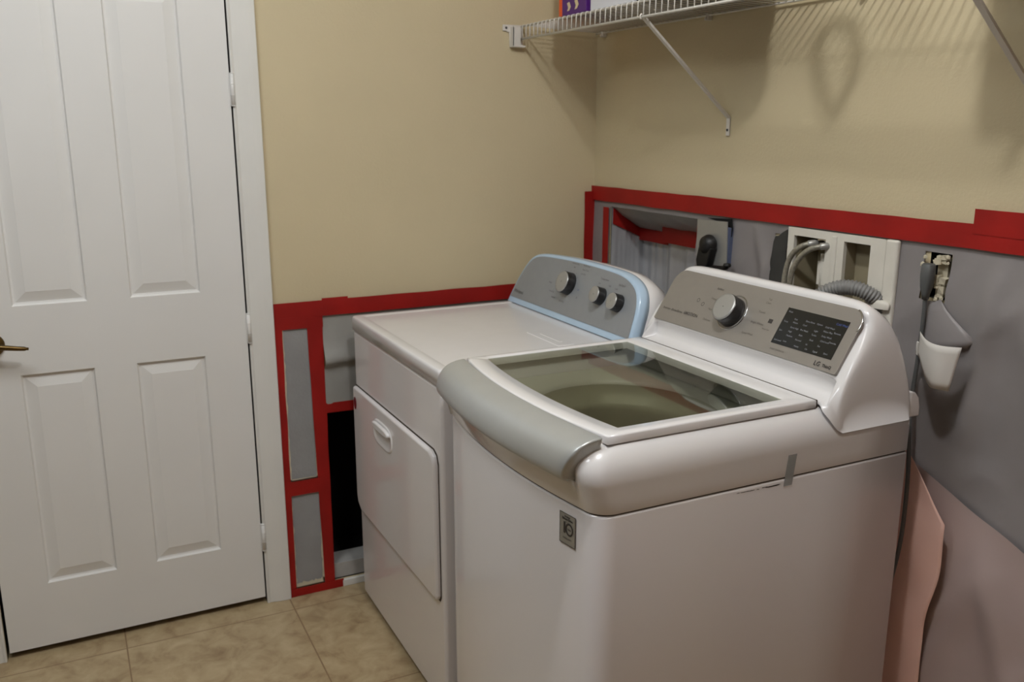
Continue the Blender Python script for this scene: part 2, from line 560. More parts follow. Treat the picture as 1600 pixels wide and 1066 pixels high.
def lower_sheet():
    # second sheet, top edge sloping over the grey one; its pink paints the glow
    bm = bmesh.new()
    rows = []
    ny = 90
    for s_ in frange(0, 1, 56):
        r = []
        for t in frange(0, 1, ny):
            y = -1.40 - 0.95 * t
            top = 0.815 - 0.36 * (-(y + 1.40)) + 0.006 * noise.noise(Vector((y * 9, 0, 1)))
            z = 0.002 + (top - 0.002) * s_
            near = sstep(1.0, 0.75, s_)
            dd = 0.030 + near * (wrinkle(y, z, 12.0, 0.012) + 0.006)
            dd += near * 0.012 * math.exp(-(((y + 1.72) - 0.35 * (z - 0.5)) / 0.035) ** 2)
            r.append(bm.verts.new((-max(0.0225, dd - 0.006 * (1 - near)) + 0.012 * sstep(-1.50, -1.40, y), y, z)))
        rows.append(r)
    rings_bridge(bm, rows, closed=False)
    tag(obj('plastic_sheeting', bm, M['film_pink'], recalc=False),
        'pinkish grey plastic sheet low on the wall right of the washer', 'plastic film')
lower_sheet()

# film on the door wall
film('plastic_sheeting', (-1.012, -0.30, 0.660, 0.957), [], M['film_dull'], 7.0, 0.006,
     'pale plastic sheet above the dark cut-out beside the dryer', axis='y', off=0.002)
film('plastic_sheeting', (-1.146, -1.046, 0.412, 0.925), [], M['mesh_film'], 4.0, 0.001,
     'tall narrow grey panel framed in red tape beside the door casing', axis='y', off=0.0025, edge='none')
film('plastic_sheeting', (-1.152, -1.044, 0.030, 0.362), [], M['mesh_film'], 5.0, 0.001,
     'short grey panel framed in red tape near the floor by the door', axis='y', off=0.0025, edge='none')
# torn paper edges around the two panels
for (a, b, c, e, lab) in ((-1.144, -1.050, 0.416, 0.920, 'torn cream paper edge around the tall grey panel'),
                          (-1.148, -1.047, 0.034, 0.358, 'torn cream paper edge around the short grey panel by the floor')):
    bm = bmesh.new()
    def rough(p0, p1, wd, nrm):
        n = 26
        A, B = Vector(p0), Vector(p1)
        inn, outt = [], []
        for i in range(n + 1):
            t = i / n
            p = A.lerp(B, t)
            wob = wd * (0.75 + 0.5 * random.random())
            outt.append(bm.verts.new(p + Vector(nrm) * 0.0))
            inn.append(bm.verts.new(p + Vector(nrm) * wob))
        rings_bridge(bm, [outt, inn], closed=False, smooth=False)
    y = -0.0072
    rough((a, y, c), (a, y, e), 0.007, (1, 0, 0))
    rough((b + .004, y, c), (b + .004, y, e - 0.02), 0.009, (-1, 0, 0))
    rough((a, y, c), (b, y, c), 0.014 if c < .1 else 0.003, (0, 0, 1))
    tag(obj('torn_paper_edge', bm, M['drywall_edge'], solid=0.0008), lab, 'paper')

# ------------------------------------------------------------------ vent recess lining behind the dryer
D = 0.145
bm = bmesh.new()
y0, y1, z0, z1 = ALC
# far side wall (faces the camera)
n = 24
rows = []
for z in frange(z0, z1, 36):
    rows.append([bm.verts.new((D * t + 0.0, y1 - 0.002 - 0.011 * abs(noise.noise(Vector((t * 5.5, z * 1.2, 4)))) - 0.004 * abs(noise.noise(Vector((t * 17, z * 2, 9)))), z)) for t in frange(0, 1, n)])
rings_bridge(bm, rows, closed=False)
# near side wall
quad(bm, [(0, y0, z0), (D, y0, z0), (D, y0, z1), (0, y0, z1)])
# bottom
quad(bm, [(0, y0, z0), (D, y0, z0), (D, y1, z0), (0, y1, z0)])
quad(bm, [(0, y0, z1), (D, y0, z1), (D, y1, z1), (0, y1, z1)])
# back wall with vertical folds, a boxed-out stud on the right
rows = []
for z in frange(z0, z1, 20):
    r = []
    for t in frange(0, 1, 70):
        y = y1 + (y0 - y1) * t
        xx = D - 0.018 * abs(noise.noise(Vector((y * 17, z * 1.3, 2)))) - 0.008 * abs(noise.noise(Vector((y * 43, z * 2, 6))))
        if y < -0.29: xx -= 0.020
        r.append(bm.verts.new((xx, y, z)))
    rows.append(r)
rings_bridge(bm, rows, closed=False)
tag(obj('recess_lining', bm, M['film_silver'], recalc=False),
    'silvery plastic lining with vertical folds inside the wall recess behind the dryer', 'plastic film')
# film draped from the top edge of the recess down to the inner tape band
bm = bmesh.new()
rows = []
for s in frange(0, 1, 10):
    r = []
    for t in frange(0, 1, 44):
        y = -0.122 + (-0.602 + 0.122) * t
        zb = 1.188 + 0.02 * sstep(-0.26, -0.30, y)
        x = -0.001 + (D - 0.018 - 0.018 * sstep(-.27, -.31, y)) * s
        z = 1.276 + (zb - 1.276) * s - 0.012 * math.sin(PI * s) * (0.6 + 0.7 * noise.noise(Vector((y * 14, s * 2, 1))))
        r.append(bm.verts.new((x, y, z)))
    rows.append(r)
rings_bridge(bm, rows, closed=False)
tag(obj('plastic_sheeting', bm, M['film_pale'], recalc=False),
    'pale plastic flap sagging from the top edge of the wall recess', 'plastic film')

# ------------------------------------------------------------------ red tape strips
def tape(pts, label, nrm, th=0.0009, n=1):
    """quad strip from four corners (bl, br, tr, tl), subdivided along its length, slightly wavy edges"""
    bl, br, tr, tl = [Vector(p) for p in pts]
    L = max((br - bl).length, (tl - bl).length)
    along_u = (br - bl).length >= (tl - bl).length
    k = max(2, int(L / 0.03))
    nv = Vector(nrm)
    bm = bmesh.new()
    ra, rb = [], []
    for i in range(k + 1):
        t = i / k
        if along_u:
            a, b = bl.lerp(br, t), tl.lerp(tr, t)
        else:
            a, b = bl.lerp(tl, t), br.lerp(tr, t)
        wv = (b - a).normalized() * 0.0016
        j = nv * (0.0012 * noise.noise(Vector((t * L * 14, 3.3, L))) )
        ra.append(bm.verts.new(a + wv * noise.noise(Vector((t * L * 9, 1, L))) + j))
        rb.append(bm.verts.new(b + wv * noise.noise(Vector((t * L * 9, 8, L))) + j))
    rings_bridge(bm, [ra, rb], closed=False, smooth=False)
    return tag(obj('masking_tape', bm, M['tape'], solid=th), label, 'tape', 'red masking tape strips')

def tA(x0, x1, z0, z1, label, y=-0.0085, dz0=0, dz1=0):
    return tape([(x0, y, z0), (x1, y, z0 + dz0), (x1, y, z1 + dz1), (x0, y, z1)], label, (0, -1, 0))
def tB(y0, y1, z0, z1, label, x=-0.010, dz0=0, dz1=0):   # y0 = left (larger), y1 = right
    return tape([(x, y0, z0), (x, y1, z0 + dz0), (x, y1, z1 + dz1), (x, y0, z1)], label, (-1, 0, 0))

tA(-1.163, -0.25, 0.955, 1.006, 'long red tape strip running along the door wall above the dryer')
tA(-1.010, -0.925, 0.975, 1.0125, 'short red tape piece overlapping the long strip on the door wall', y=-0.0098)
tA(-1.178, -1.010, 0.920, 0.958, 'short red tape strip above the tall grey panel by the door')
tape([(-1.163, -.0088, 0.0), (-1.144, -.0088, 0.0), (-1.140, -.0088, 0.955), (-1.178, -.0088, 0.955)],
     'vertical red tape strip against the white door casing', (0, -1, 0))
tape([(-1.046, -.0088, 0.0), (-1.012, -.0088, 0.0), (-1.012, -.0088, 0.955), (-1.062, -.0088, 0.955)],
     'vertical red tape strip along the edge of the dark cut-out', (0, -1, 0))
tA(-1.152, -1.030, 0.362, 0.412, 'short red tape strip dividing the tall and short grey panels', y=-.0100)
tA(-1.163, -0.982, -0.0 + 0.001, 0.030, 'red tape strip along the floor beside the door casing', y=-.0104)
tA(-1.020, -0.60, 0.630, 0.664, 'red tape strip above the dark cut-out left of the dryer', dz0=-.006, dz1=-.006)
tB(0.0, -2.30, 1.288, 1.338, 'long red tape strip across the wall behind both machines', x=-0.0105, dz0=0.008, dz1=0.010)
tB(-1.534, -2.30, 1.325, 1.377, 'second red tape strip overlapping above the long strip at far right', x=-0.0120)
tape([(-0.045, -.0095, 1.00), (-0.0, -.0095, 1.00), (-0.0, -.0095, 1.318), (-0.045, -.0095, 1.318)],
     'vertical red tape strip beside the room corner behind the dryer', (0, -1, 0))
tB(-0.080, -0.116, 1.00, 1.268, 'vertical red tape strip on the left edge of the wall recess', x=-.0105)
tape([(0.001, -0.127, 1.212), (D - .004, -0.129, 1.150), (D - .004, -0.129, 1.196), (0.001, -0.127, 1.268)],
     'shaded red tape strip slanting along the side of the wall recess', (0, -1, 0))
tape([(D - .030, -0.127, 1.150), (D - .030, -0.30, 1.150), (D - .030, -0.30, 1.192), (D - .030, -0.127, 1.194)],
     'dull red tape strip across the back of the wall recess', (-1, 0, 0))
tape([(D - .048, -0.286, 1.160), (D - .048, -0.600, 1.160), (D - .048, -0.600, 1.212), (D - .048, -0.286, 1.216)],
     'bright red tape piece beside the metal outlet plate inside the recess', (-1, 0, 0))
tape([(-0.002, -0.6005, 1.236), (0.020, -0.6005, 1.236), (0.020, -0.6005, 1.275), (-0.002, -0.6005, 1.275)],
     'tiny red tape tab at the upper left corner of the metal plate', (0, -1, 0))

# ------------------------------------------------------------------ baseboards
bm = bmesh.new(); box(bm, -0.985, -0.02, -0.012, 0.001, 0.0, 0.024)
struct(obj('baseboard_left', bm, M['trim'], bevel=0.002))
bm = bmesh.new(); box(bm, -1.010, -0.32, 0.002, 0.090, 0.030, 0.085)
tag(obj('sill_plate', bm, M['wood'], bevel=0.002), 'pale wooden sill plate at the bottom of the dark cut-out', 'wood plate')

# ================================================================== DOOR
door = bpy.data.objects.new('door_1', None); COL.objects.link(door); door.location = (-1.62, 0.0, 0.0)
struct(door, 'white four panel interior door with a brass lever')
SX0, SX1, SZ0, SZ1, SY = -1.994, -1.246, 0.022, 2.038, -0.001
panels = [(-1.872, -1.682, 0.222, 0.863), (-1.568, -1.374, 0.222, 0.863),
          (-1.872, -1.682, 1.060, 1.915), (-1.568, -1.374, 1.060, 1.915)]
bm = bmesh.new()
us = [SX0, SX1]; vv = [SZ0, SZ1]
for p in panels:
    us += [p[0], p[1]]; vv += [p[2], p[3]]
grid_holes(bm, us, vv, lambda u, v: (u, SY, v), panels)
for (x0, x1, z0, z1) in panels:
    rr = []
    for (ins, dy) in ((0, 0), (0.004, 0.008), (0.009, 0.0095), (0.013, 0.0085), (0.036, 0.0022), (0.038, 0.0015)):
        rr.append([bm.verts.new(p) for p in ((x0 + ins, SY + dy, z0 + ins), (x1 - ins, SY + dy, z0 + ins),
                                              (x1 - ins, SY + dy, z1 - ins), (x0 + ins, SY + dy, z1 - ins))])
    rings_bridge(bm, rr, smooth=False)
    bm.faces.new(rr[-1])
bk = [bm.verts.new(p) for p in ((SX0, .034, SZ0), (SX1, .034, SZ0), (SX1, .034, SZ1), (SX0, .034, SZ1))]
bm.faces.new(bk)
for a, b in (((SX0, SZ0), (SX1, SZ0)), ((SX1, SZ0), (SX1, SZ1)), ((SX1, SZ1), (SX0, SZ1)), ((SX0, SZ1), (SX0, SZ0))):
    quad(bm, [(a[0], SY, a[1]), (b[0], SY, b[1]), (b[0], .034, b[1]), (a[0], .034, a[1])])
bmesh.ops.remove_doubles(bm, verts=bm.verts[:], dist=1e-5)
obj('door_slab', bm, M['door'], door)
for z in (0.238, 0.938, 1.648):
    bm = bmesh.new()
    tube(bm, [(-1.2405, -0.010, z - .046), (-1.2405, -0.010, z + .046)], 0.0058, 12)
    for k in (-.046, -.0155, .0155, .046):
        lathe(bm, [(0.0064, -.001), (0.0064, .001)], (-1.2405, -0.010, z + k), (0, 0, 1), 12)
    box(bm, -1.2485, -1.2415, -0.005, 0.0, z - .045, z + .045)
    box(bm, -1.2395, -1.233, -0.006, 0.0, z - .045, z + .045)
    obj('hinge', bm, M['door'], door)
# lever handle
hd = bpy.data.objects.new('door_handle', None); COL.objects.link(hd); hd.parent = door
hd.location = (-1.932 + 1.62, 0, 0.955)
bm = bmesh.new()
lathe(bm, [(0.0325, 0.0), (0.0325, 0.004), (0.028, 0.010), (0.016, 0.013), (0.012, 0.016), (0.0115, 0.05), (0.0, 0.05)],
      (-1.932, -0.001, 0.957), (0, -1, 0), 28, cap=False)
o = obj('rose', bm, M['brass'], hd)
bm = bmesh.new()
tube(bm, spline([(-1.946, -0.050, 0.962), (-1.930, -0.054, 0.962), (-1.900, -0.057, 0.9585), (-1.870, -0.058, 0.9535), (-1.841, -0.058, 0.9495)], 6), 0.009, 12,
     rf=lambda i, n: 0.0095 - 0.0040 * (i / n) + (0 if i < n - 2 else -0.0018))
obj('lever', bm, M['brass'], hd)

# door casings with a moulded profile
def casing(name, xi, xo, z1=2.11):
    s = 1 if xo > xi else -1
    wd = abs(xo - xi)
    prof = [(0, 0.000), (0, -0.009), (0.004, -0.011), (0.010, -0.0085), (0.020, -0.010), (0.030, -0.0125), (0.040, -0.0145),
            (0.052, -0.0165), (0.062, -0.0170), (wd - .002, -0.0165), (wd, -0.014), (wd, 0.000)]
    bm = bmesh.new()
    r0 = [bm.verts.new((xi + s * p[0], p[1], 0.001)) for p in prof]
    r1 = [bm.verts.new((xi + s * p[0], p[1], z1)) for p in prof]
    rings_bridge(bm, [r0, r1], closed=True, smooth=False)
    bm.faces.new(r0); bm.faces.new(list(reversed(r1)))
    struct(obj(name, bm, M['trim']))
casing('trim_1', -1.2415, -1.1640)
casing('trim_2', -2.0030, -2.0760)
bm = bmesh.new(); box(bm, -2.076, -1.164, -0.016, 0.0, 2.046, 2.115)
struct(obj('trim_3', bm, M['trim'], bevel=0.003))

# ================================================================== DRYER
DXF, DXB, DY1, DY0 = -0.942, -0.150, -0.098, -0.834
dryer = empty('clothes_dryer', ((DXF + DXB) / 2, (DY0 + DY1) / 2, 0),
              'white front-loading clothes dryer with grey console and blue film, beside the door wall', 'dryer')
bm = bmesh.new()
box(bm, DXF + .004, DXB, DY0 + .003, DY1 - .003, 0.018, 0.922)
obj('cabinet', bm, M['enamel'], dryer, bevel=0.010, seg=3)
# four levelling feet
for fx in (DXF + .06, DXB - .06):
    for fy in (DY1 - .06, DY0 + .06):
        bm = bmesh.new(); lathe(bm, [(0.018, 0), (0.018, 0.012), (0.009, 0.016), (0.009, 0.03)], (fx, fy, 0.0), (0, 0, 1), 14)
        obj('foot', bm, M['dark_grey'], dryer)
# worktop with a shallow raised border
bm = bmesh.new()
def rring(x0, x1, y0, y1, z, r=0.012, n=5):
    out = []
    for (cx, cy, a0) in ((x1 - r, y1 - r, 0), (x0 + r, y1 - r, PI / 2), (x0 + r, y0 + r, PI), (x1 - r, y0 + r, 1.5 * PI)):
        for k in range(n + 1):
            a = a0 + PI / 2 * k / n
            out.append(bm.verts.new((cx + r * math.cos(a), cy + r * math.sin(a), z)))
    return out
rs = [rring(DXF, DXB, DY0, DY1, 0.925), rring(DXF, DXB, DY0, DY1, 0.958)]
for k in range(1, 5):
    a = PI / 2 * k / 4
    i = 0.006 * (1 - math.cos(a))
    rs.append(rring(DXF + i, DXB - i, DY0 + i, DY1 - i, 0.958 + 0.009 * math.sin(a)))
rs.append(rring(DXF + .030, DXB - .02, DY0 + .022, DY1 - .022, 0.967))
rs.append(rring(DXF + .036, DXB - .02, DY0 + .028, DY1 - .028, 0.9645))
rings_bridge(bm, rs, cap0=True, cap1=True)
wt = obj('worktop', bm, M['enamel_top'], dryer)
bm = bmesh.new(); box(bm, DXF + .008, DXB - .006, DY0 + .006, DY1 - .006, 0.920, 0.927)
obj('worktop_seam', bm, M['seam'], dryer)
# lint screen lid at the back right of the worktop
bm = bmesh.new()
box(bm, -0.555, -0.505, -0.735, -0.545, 0.962, 0.9665)
li = obj('lint_screen_lid', bm, M['enamel_top'], dryer, bevel=0.002)
bm = bmesh.new(); box(bm, -0.532, -0.522, -0.700, -0.585, 0.9655, 0.9675)
obj('lid_handle', bm, M['plastic_white'], li, bevel=0.001)
# front door: chamfered outline
out = [(-0.112, 0.735), (-0.115, 0.742), (-0.775, 0.745), (-0.796, 0.735), (-0.806, 0.712),
       (-0.808, 0.352), (-0.800, 0.338), (-0.150, 0.330), (-0.118, 0.348), (-0.110, 0.372)]
bm = bmesh.new()
def oring(ins, x):
    cy, cz = -0.46, 0.54
    hw, hh = 0.349, 0.207
    return [bm.verts.new((x, cy + (y - cy) * (1 - ins / hw), cz + (z - cz) * (1 - ins / hh))) for y, z in out]
rings_bridge(bm, [oring(0, DXF + .006), oring(0, DXF - .004), oring(.003, DXF - .0085), oring(.008, DXF - .010)], cap1=True, cap0=True)
dd = obj('dryer_door', bm, M['enamel'], dryer, bevel=0.0015)
bm = bmesh.new()
rings_bridge(bm, [oring(-.0045, DXF + .006), oring(-.0045, DXF + .0028)], cap1=True, cap0=True)
obj('door_gap', bm, M['seam'], dryer)
# pull recess in the door: dished pill with a raised lip
bm = bmesh.new()
def pill(sy, sz, x, cy=-0.405, cz=0.668, n=28):
    r = []
    for k in range(n):
        a = 2 * PI * k / n
        c, s = math.cos(a), math.sin(a)
        ex = 0.55
        r.append(bm.verts.new((x, cy + sy * math.copysign(abs(c) ** ex, c), cz + sz * math.copysign(abs(s) ** 0.8, s))))
    return r
rings_bridge(bm, [pill(.088, .040, DXF - .0095), pill(.085, .038, DXF - .0125), pill(.080, .034, DXF - .013), pill(.074, .029, DXF - .0105),
                  pill(.060, .020, DXF - .0102)], cap1=True)
hn = obj('door_pull', bm, M['plastic_white'], dd)
bm = bmesh.new()
rings_bridge(bm, [pill(.075, .012, DXF - .012, cz=0.688), pill(.072, .011, DXF - .020, cz=0.688), pill(.066, .007, DXF - .022, cz=0.688)], cap0=True, cap1=True)
obj('grip_lip', bm, M['plastic_white'], hn)
bm = bmesh.new(); lathe(bm, [(0.0135, 0), (0.0135, .0012)], (0, 0, 0), (-1, 0, 0), 24)
for v in bm.verts: v.co = Vector((v.co.x + DXF - .0102, v.co.y * 0.95 - .138, v.co.z * 1.5 + .693))
obj('oval_sticker', bm, M['maroon'], dd)['label'] = 'dark maroon oval sticker'

# console: outline in (y, s) on a leaning plane
DP0 = Vector((-0.386, 0, 0.9675)); dv = Vector((0.070, 0, 0.183)).normalized(); dn = Vector((-dv.z, 0, dv.x))
def DPt(y, s, h=0.0):
    return DP0 + dv * s + dn * h + Vector((0, y, 0))
cout = spline([(-0.088, -0.002, 0), (-0.104, 0.060, 0), (-0.128, 0.120, 0), (-0.158, 0.160, 0), (-0.205, 0.179, 0), (-0.300, 0.187, 0), (-0.450, 0.192, 0),
               (-0.640, 0.190, 0), (-0.725, 0.181, 0), (-0.785, 0.156, 0), (-0.815, 0.112, 0), (-0.826, 0.050, 0), (-0.831, -0.002, 0)], 5)
cout = [(p.x, p.y) for p in cout]
def cring(bm, ins, h, back=0.0, drop=0.0):
    cy = -0.46
    r = []
    for (y, s) in cout:
        yy = cy + (y - cy) * (1 - ins / 0.37)
        ss = s * (1 - ins / 0.19) if s > 0.01 else s
        p = DPt(yy, ss, h)
        p.x += back * (1 if s > .01 else 1)
        p.z -= drop * max(0, s) / .19
        p.z = max(p.z, 0.966)
        r.append(bm.verts.new(p))
    return r
con = bpy.data.objects.new('control_console', None); COL.objects.link(con); con.parent = dryer
con.location = Vector((-0.30, -0.46, 0.967)) - dryer.location
bm = bmesh.new()
rings_bridge(bm, [cring(bm, 0, 0, .012), cring(bm, .003, 0, .06, .004), cring(bm, .018, 0, .105, .02), cring(bm, .05, 0, .135, .05), cring(bm, .09, 0, .145, .08)], cap0=True, cap1=True)
obj('console_body', bm, M['plastic_white'], con)
bm = bmesh.new()
rings_bridge(bm, [cring(bm, .001, 0, .030, .003), cring(bm, -.0015, 0, .012), cring(bm, .0, 0.002), cring(bm, .003, 0.005), cring(bm, .008, 0.006)], cap0=True, cap1=True)
ru = obj('console_rim', bm, M['blue_film'], con); ru['label'] = 'rim under pale blue protective film'
bm = bmesh.new()
fr = []
for (y, s) in cout:
    yy = -0.46 + (y + 0.46) * (1 - .012 / .37)
    fr.append((yy, 0.016 + (s * (1 - .010 / .19) - 0.016) if s > .016 else 0.016))
fr = [p for i, p in enumerate(fr) if i == 0 or (abs(p[0] - fr[i - 1][0]) + abs(p[1] - fr[i - 1][1])) > 1e-4]
prism(bm, [DPt(y, s, 0.0045) for y, s in fr], dn * 0.003)
obj('control_panel', bm, M['panel_grey'], con)

def knob(name, P, n, r, h, par, ring=0.0, mf='knob_face', sk='knob_dark'):
    bm = bmesh.new()
    lathe(bm, [(r * 1.06, 0), (r * 1.04, h * .25), (r, h * .85), (r * .97, h * .93)], P, n, 36, mi=0, cap=True)
    k = obj(name, bm, M[sk], par)
    bm = bmesh.new()
    lathe(bm, [(r * .97, h * .93), (r * .94, h), (r * .80, h * 1.01), (0.001, h * 1.01)], P, n, 36, cap=False)
    obj('knob_face', bm, M[mf], k)
    if ring:
        bm = bmesh.new()
        lathe(bm, [(ring, 0.0), (ring, .0012), (ring * .95, .0016), (ring * .94, 0.0003)], P, n, 44, cap=False)
        obj('knob_ring', bm, M['chrome'], k)
    return k
k = knob('knob', DPt(-0.440, 0.112, 0.0075), dn, 0.0335, 0.030, con)
for yk, sk_ in ((-0.628, 0.104), (-0.722, 0.100)):
    knob('knob', DPt(yk, sk_, 0.0075), dn, 0.0245, 0.028, con)
bm = bmesh.new()
U = Vector((0, -1, 0))
def dt(s, y, ss, size, mi=0, al='CENTER'):
    b_ = bmesh.new()
    text_bm(b_, s, DPt(y, ss, 0.0078), U, dv, size, 0, al)
    obj('lettering', b_, [M['print_mid'], M['print_dark'], M['print_blue']][mi], con, recalc=False)
dt('Whirlpool', -0.118, 0.034, 0.011, 0, 'LEFT')
dt('Timed Dry', -0.355, 0.072, 0.0050); dt('Normal', -0.375, 0.056, 0.0050); dt('More Dry', -0.43, 0.052, 0.0050)
dt('Off', -0.500, 0.100, 0.0050, 2); dt('Wrinkle Shield', -0.505, 0.176, 0.0046); dt('Heavy Duty', -0.505, 0.163, 0.0050)
dt('Less Dry', -0.500, 0.150, 0.0050); dt('Off', -0.44, 0.163, 0.0050); dt('Automatic Dry', -0.44, 0.175, 0.0046); dt('Damp', -0.33, 0.098, 0.005); dt('70', -0.505, 0.076, 0.005)
dt('Temperature', -0.620, 0.152, 0.0056); dt('End Signal', -0.712, 0.148, 0.0056)
dt('Low', -0.600, 0.138, 0.0045); dt('High', -0.655, 0.138, 0.0045); dt('Loud', -0.69, 0.135, 0.0045)
for a in range(0, 360, 24):
    aa = math.radians(a); c = DPt(-0.440 + .042 * math.cos(aa), 0.112 + .042 * math.sin(aa), 0.0081)
    quad(bm, [c + U * .0009 + dv * .0009, c - U * .0009 + dv * .0009, c - U * .0009 - dv * .0009, c + U * .0009 - dv * .0009], 0)
obj('dial_marks', bm, [M['print_mid'], M['print_dark'], M['print_blue']], con, recalc=False)

# ================================================================== WASHER
WY1, WY0, WXB = -0.860, -1.546, -0.156
WYC = (WY0 + WY1) / 2
HW = (WY1 - WY0) / 2
washer = empty('washing_machine', (-0.55, WYC, 0), 'white top-loading washing machine with silver lid handle and dark glass lid, nearest the camera', 'washer')
def bulge(y, b=0.034):
    return b * (1 - ((y - WYC) / HW) ** 2)
def outline(xf=-0.926, inset=0.0, r=0.045, nb=30, back=WXB, fin=0.0, bul=0.034):
    """plan outline, counter-clockwise, from back-left corner; inset on sides, fin = extra forward on the front"""
    hw = HW - inset
    pts = []
    pts.append((back, WYC + hw))
    pts.append((-0.4, WYC + hw))
    pts.append((-0.6, WYC + hw))
    # front left rounded corner
    r2 = max(r, 0.004)
    ye = hw - r2
    xe = xf - fin
    for k in range(7):
        a = PI / 2 * k / 6
        pts.append((xe - bulge(WYC + ye, bul) + r2 - r2 * math.sin(a), WYC + ye + r2 * math.cos(a)))
    for k in range(1, nb):
        y = WYC + ye - 2 * ye * k / nb
        pts.append((xe - bulge(y, bul), y))
    for k in range(7):
        a = PI / 2 * (1 - k / 6)
        pts.append((xe - bulge(WYC + ye, bul) + r2 - r2 * math.sin(a), WYC - ye - r2 * math.cos(a)))
    pts += [(-0.6, WYC - hw), (-0.4, WYC - hw), (back, WYC - hw)]
    return pts
def ring_at(bm, pts, z):
    return [bm.verts.new((x, y, z)) for x, y in pts]
bm = bmesh.new()
rings_bridge(bm, [ring_at(bm, outline(inset=.003), 0.02), ring_at(bm, outline(), 0.03), ring_at(bm, outline(), 0.862),
                  ring_at(bm, outline(inset=.0015, fin=-.0015), 0.8665), ring_at(bm, outline(inset=.012, fin=-.012), 0.868)], cap0=True)
obj('cabinet', bm, M['enamel'], washer)
bm = bmesh.new()
rings_bridge(bm, [ring_at(bm, outline(inset=.004, fin=-.004), 0.860), ring_at(bm, outline(inset=.004, fin=-.004), 0.878)], cap0=False, cap1=False)
obj('cabinet_seam', bm, M['seam'], washer)
for fx in (-0.86, -0.22):
    for fy in (WY1 - .07, WY0 + .07):
        bm = bmesh.new(); lathe(bm, [(0.022, 0), (0.022, 0.010), (0.010, 0.014), (0.010, 0.03)], (fx, fy, 0.0), (0, 0, 1), 14)
        obj('foot', bm, M['dark_grey'], washer)

# top frame: flares outward over the front, front centre cut back under the lid handle
bm = bmesh.new()
NY0, NY1 = -1.500, -0.882        # notch for the lid handle
lev = [  # z, side inset, forward(corner), forward(mid)
    (0.8705, .001, -.001, -.001), (0.876, 0.000, .001, .001), (0.895, 0.000, .006, .006), (0.912, 0.000, .011, .010),
    (0.924, 0.000, .0145, .012), (0.926, .0000, .015, .010), (0.929, .0001, .0155, -.03), (0.932, .0003, .016, -.062),
    (0.942, .0015, .017, -.062), (0.952, .004, .016, -.062), (0.962, .0080, .013, -.062), (0.971, .0135, .007, -.062), (0.980, .0205, -.001, -.062),
    (0.9855, .0265, -.009, -.062), (0.9895, .032, -.017, -.062), (0.9915, .036, -.024, -.062), (0.9922, .043, -.034, -.062)]
def capring(z, ins, fc, fm):
    hw = HW - ins
    xe = -0.926
    r2 = 0.045 + ins * .4
    SXS = (WXB, -0.3, -0.42, -0.5, -0.6, -0.7, -0.76, -0.80)
    n1, n0 = min(NY1, WYC + hw - .003), max(NY0, WYC - hw + .003)
    pts = [(x, WYC + hw) for x in SXS]
    ye = hw - r2
    b = bulge(WYC + ye)
    # corner arcs keep fc, the middle takes fm
    xc = xe - fc - b + r2
    arc = [(xc - r2 * math.sin(PI / 2 * k / 8), WYC + ye + r2 * math.cos(PI / 2 * k / 8)) for k in range(9)]
    def nf(y, kk):   # y target for vertices, weight
        return (xe - fc - bulge(y) if kk == 0 else xe - fm - bulge(y), y)
    # squeeze arc so that it ends at the notch edge
    arc2 = []
    for (x, y) in arc:
        arc2.append((x, max(y, n1 + 0.0004)))
    pts += arc2
    ys = [n1 + (n0 - n1) * t for t in frange(0, 1, 34)]
    pts += [nf(y, 1) for y in ys]
    for (x, y) in reversed(arc):
        yy = 2 * WYC - y
        pts.append((x, min(yy, n0 - 0.0004)))
    pts += [(x, WYC - hw) for x in reversed(SXS)]
    return [(x, y, z) for x, y in pts]
rr = [[bm.verts.new(p) for p in capring(*l)] for l in lev]
HX0, HX1, HY0, HY1 = -0.868, -0.425, -1.490, -0.916     # tub opening in the frame
inner = [bm.verts.new((min(max(v.co.x, HX0), HX1), min(max(v.co.y, HY0), HY1), 0.9920)) for v in rr[-1]]
inner2 = [bm.verts.new((v.co.x, v.co.y, 0.945)) for v in inner]
rings_bridge(bm, rr + [inner, inner2])
bmesh.ops.remove_doubles(bm, verts=bm.verts[:], dist=2e-5)
bmesh.ops.dissolve_degenerate(bm, edges=bm.edges[:], dist=1e-5)
obj('top_frame', bm, M['plastic_white'], washer)
# tub cover (rectangle to circle) and basket
TC = Vector((-0.645, WYC, 0.0)); TR = 0.205
bm = bmesh.new()
N = 72
ro, ri, rt = [], [], []
for k in range(N):
    a = 2 * PI * k / N
    c, s = math.cos(a), math.sin(a)
    t = min(((HX1 - .0) - TC.x if c > 0 else TC.x - HX0) / max(abs(c), 1e-6), ((HY1 - WYC) if s > 0 else WYC - HY0) / max(abs(s), 1e-6))
    ro.append(bm.verts.new((TC.x + c * t, WYC + s * t, 0.948)))
    ri.append(bm.verts.new((TC.x + c * (TR + .004), WYC + s * (TR + .03), 0.938)))
    rt.append(bm.verts.new((TC.x + c * TR, WYC + s * (TR + .026), 0.926)))
rings_bridge(bm, [ro, ri, rt])
obj('tub_cover', bm, M['tub_ring'], washer)
bm = bmesh.new()
def ell(r, z):
    return [bm.verts.new((TC.x + math.cos(2 * PI * k / N) * r, WYC + math.sin(2 * PI * k / N) * (r + .026), z)) for k in range(N)]
rings_bridge(bm, [ell(TR, .926), ell(TR - .006, .900), ell(TR - .022, .885), ell(TR - .026, .87), ell(TR - .018, .85), ell(TR - .012, .60), ell(TR - .05, .56), ell(.06, .55)])
bm.faces.new([v for v in ell(.06, .55)])
bk = obj('wash_basket', bm, M['tub'], washer)
bm = bmesh.new()
lathe(bm, [(.15, .55), (.14, .57), (.07, .585), (.05, .62), (.045, .64), (0.001, .645)], (TC.x, WYC, 0), (0, 0, 1), 40, cap=False)
obj('impeller', bm, M['tub_ring'], bk)

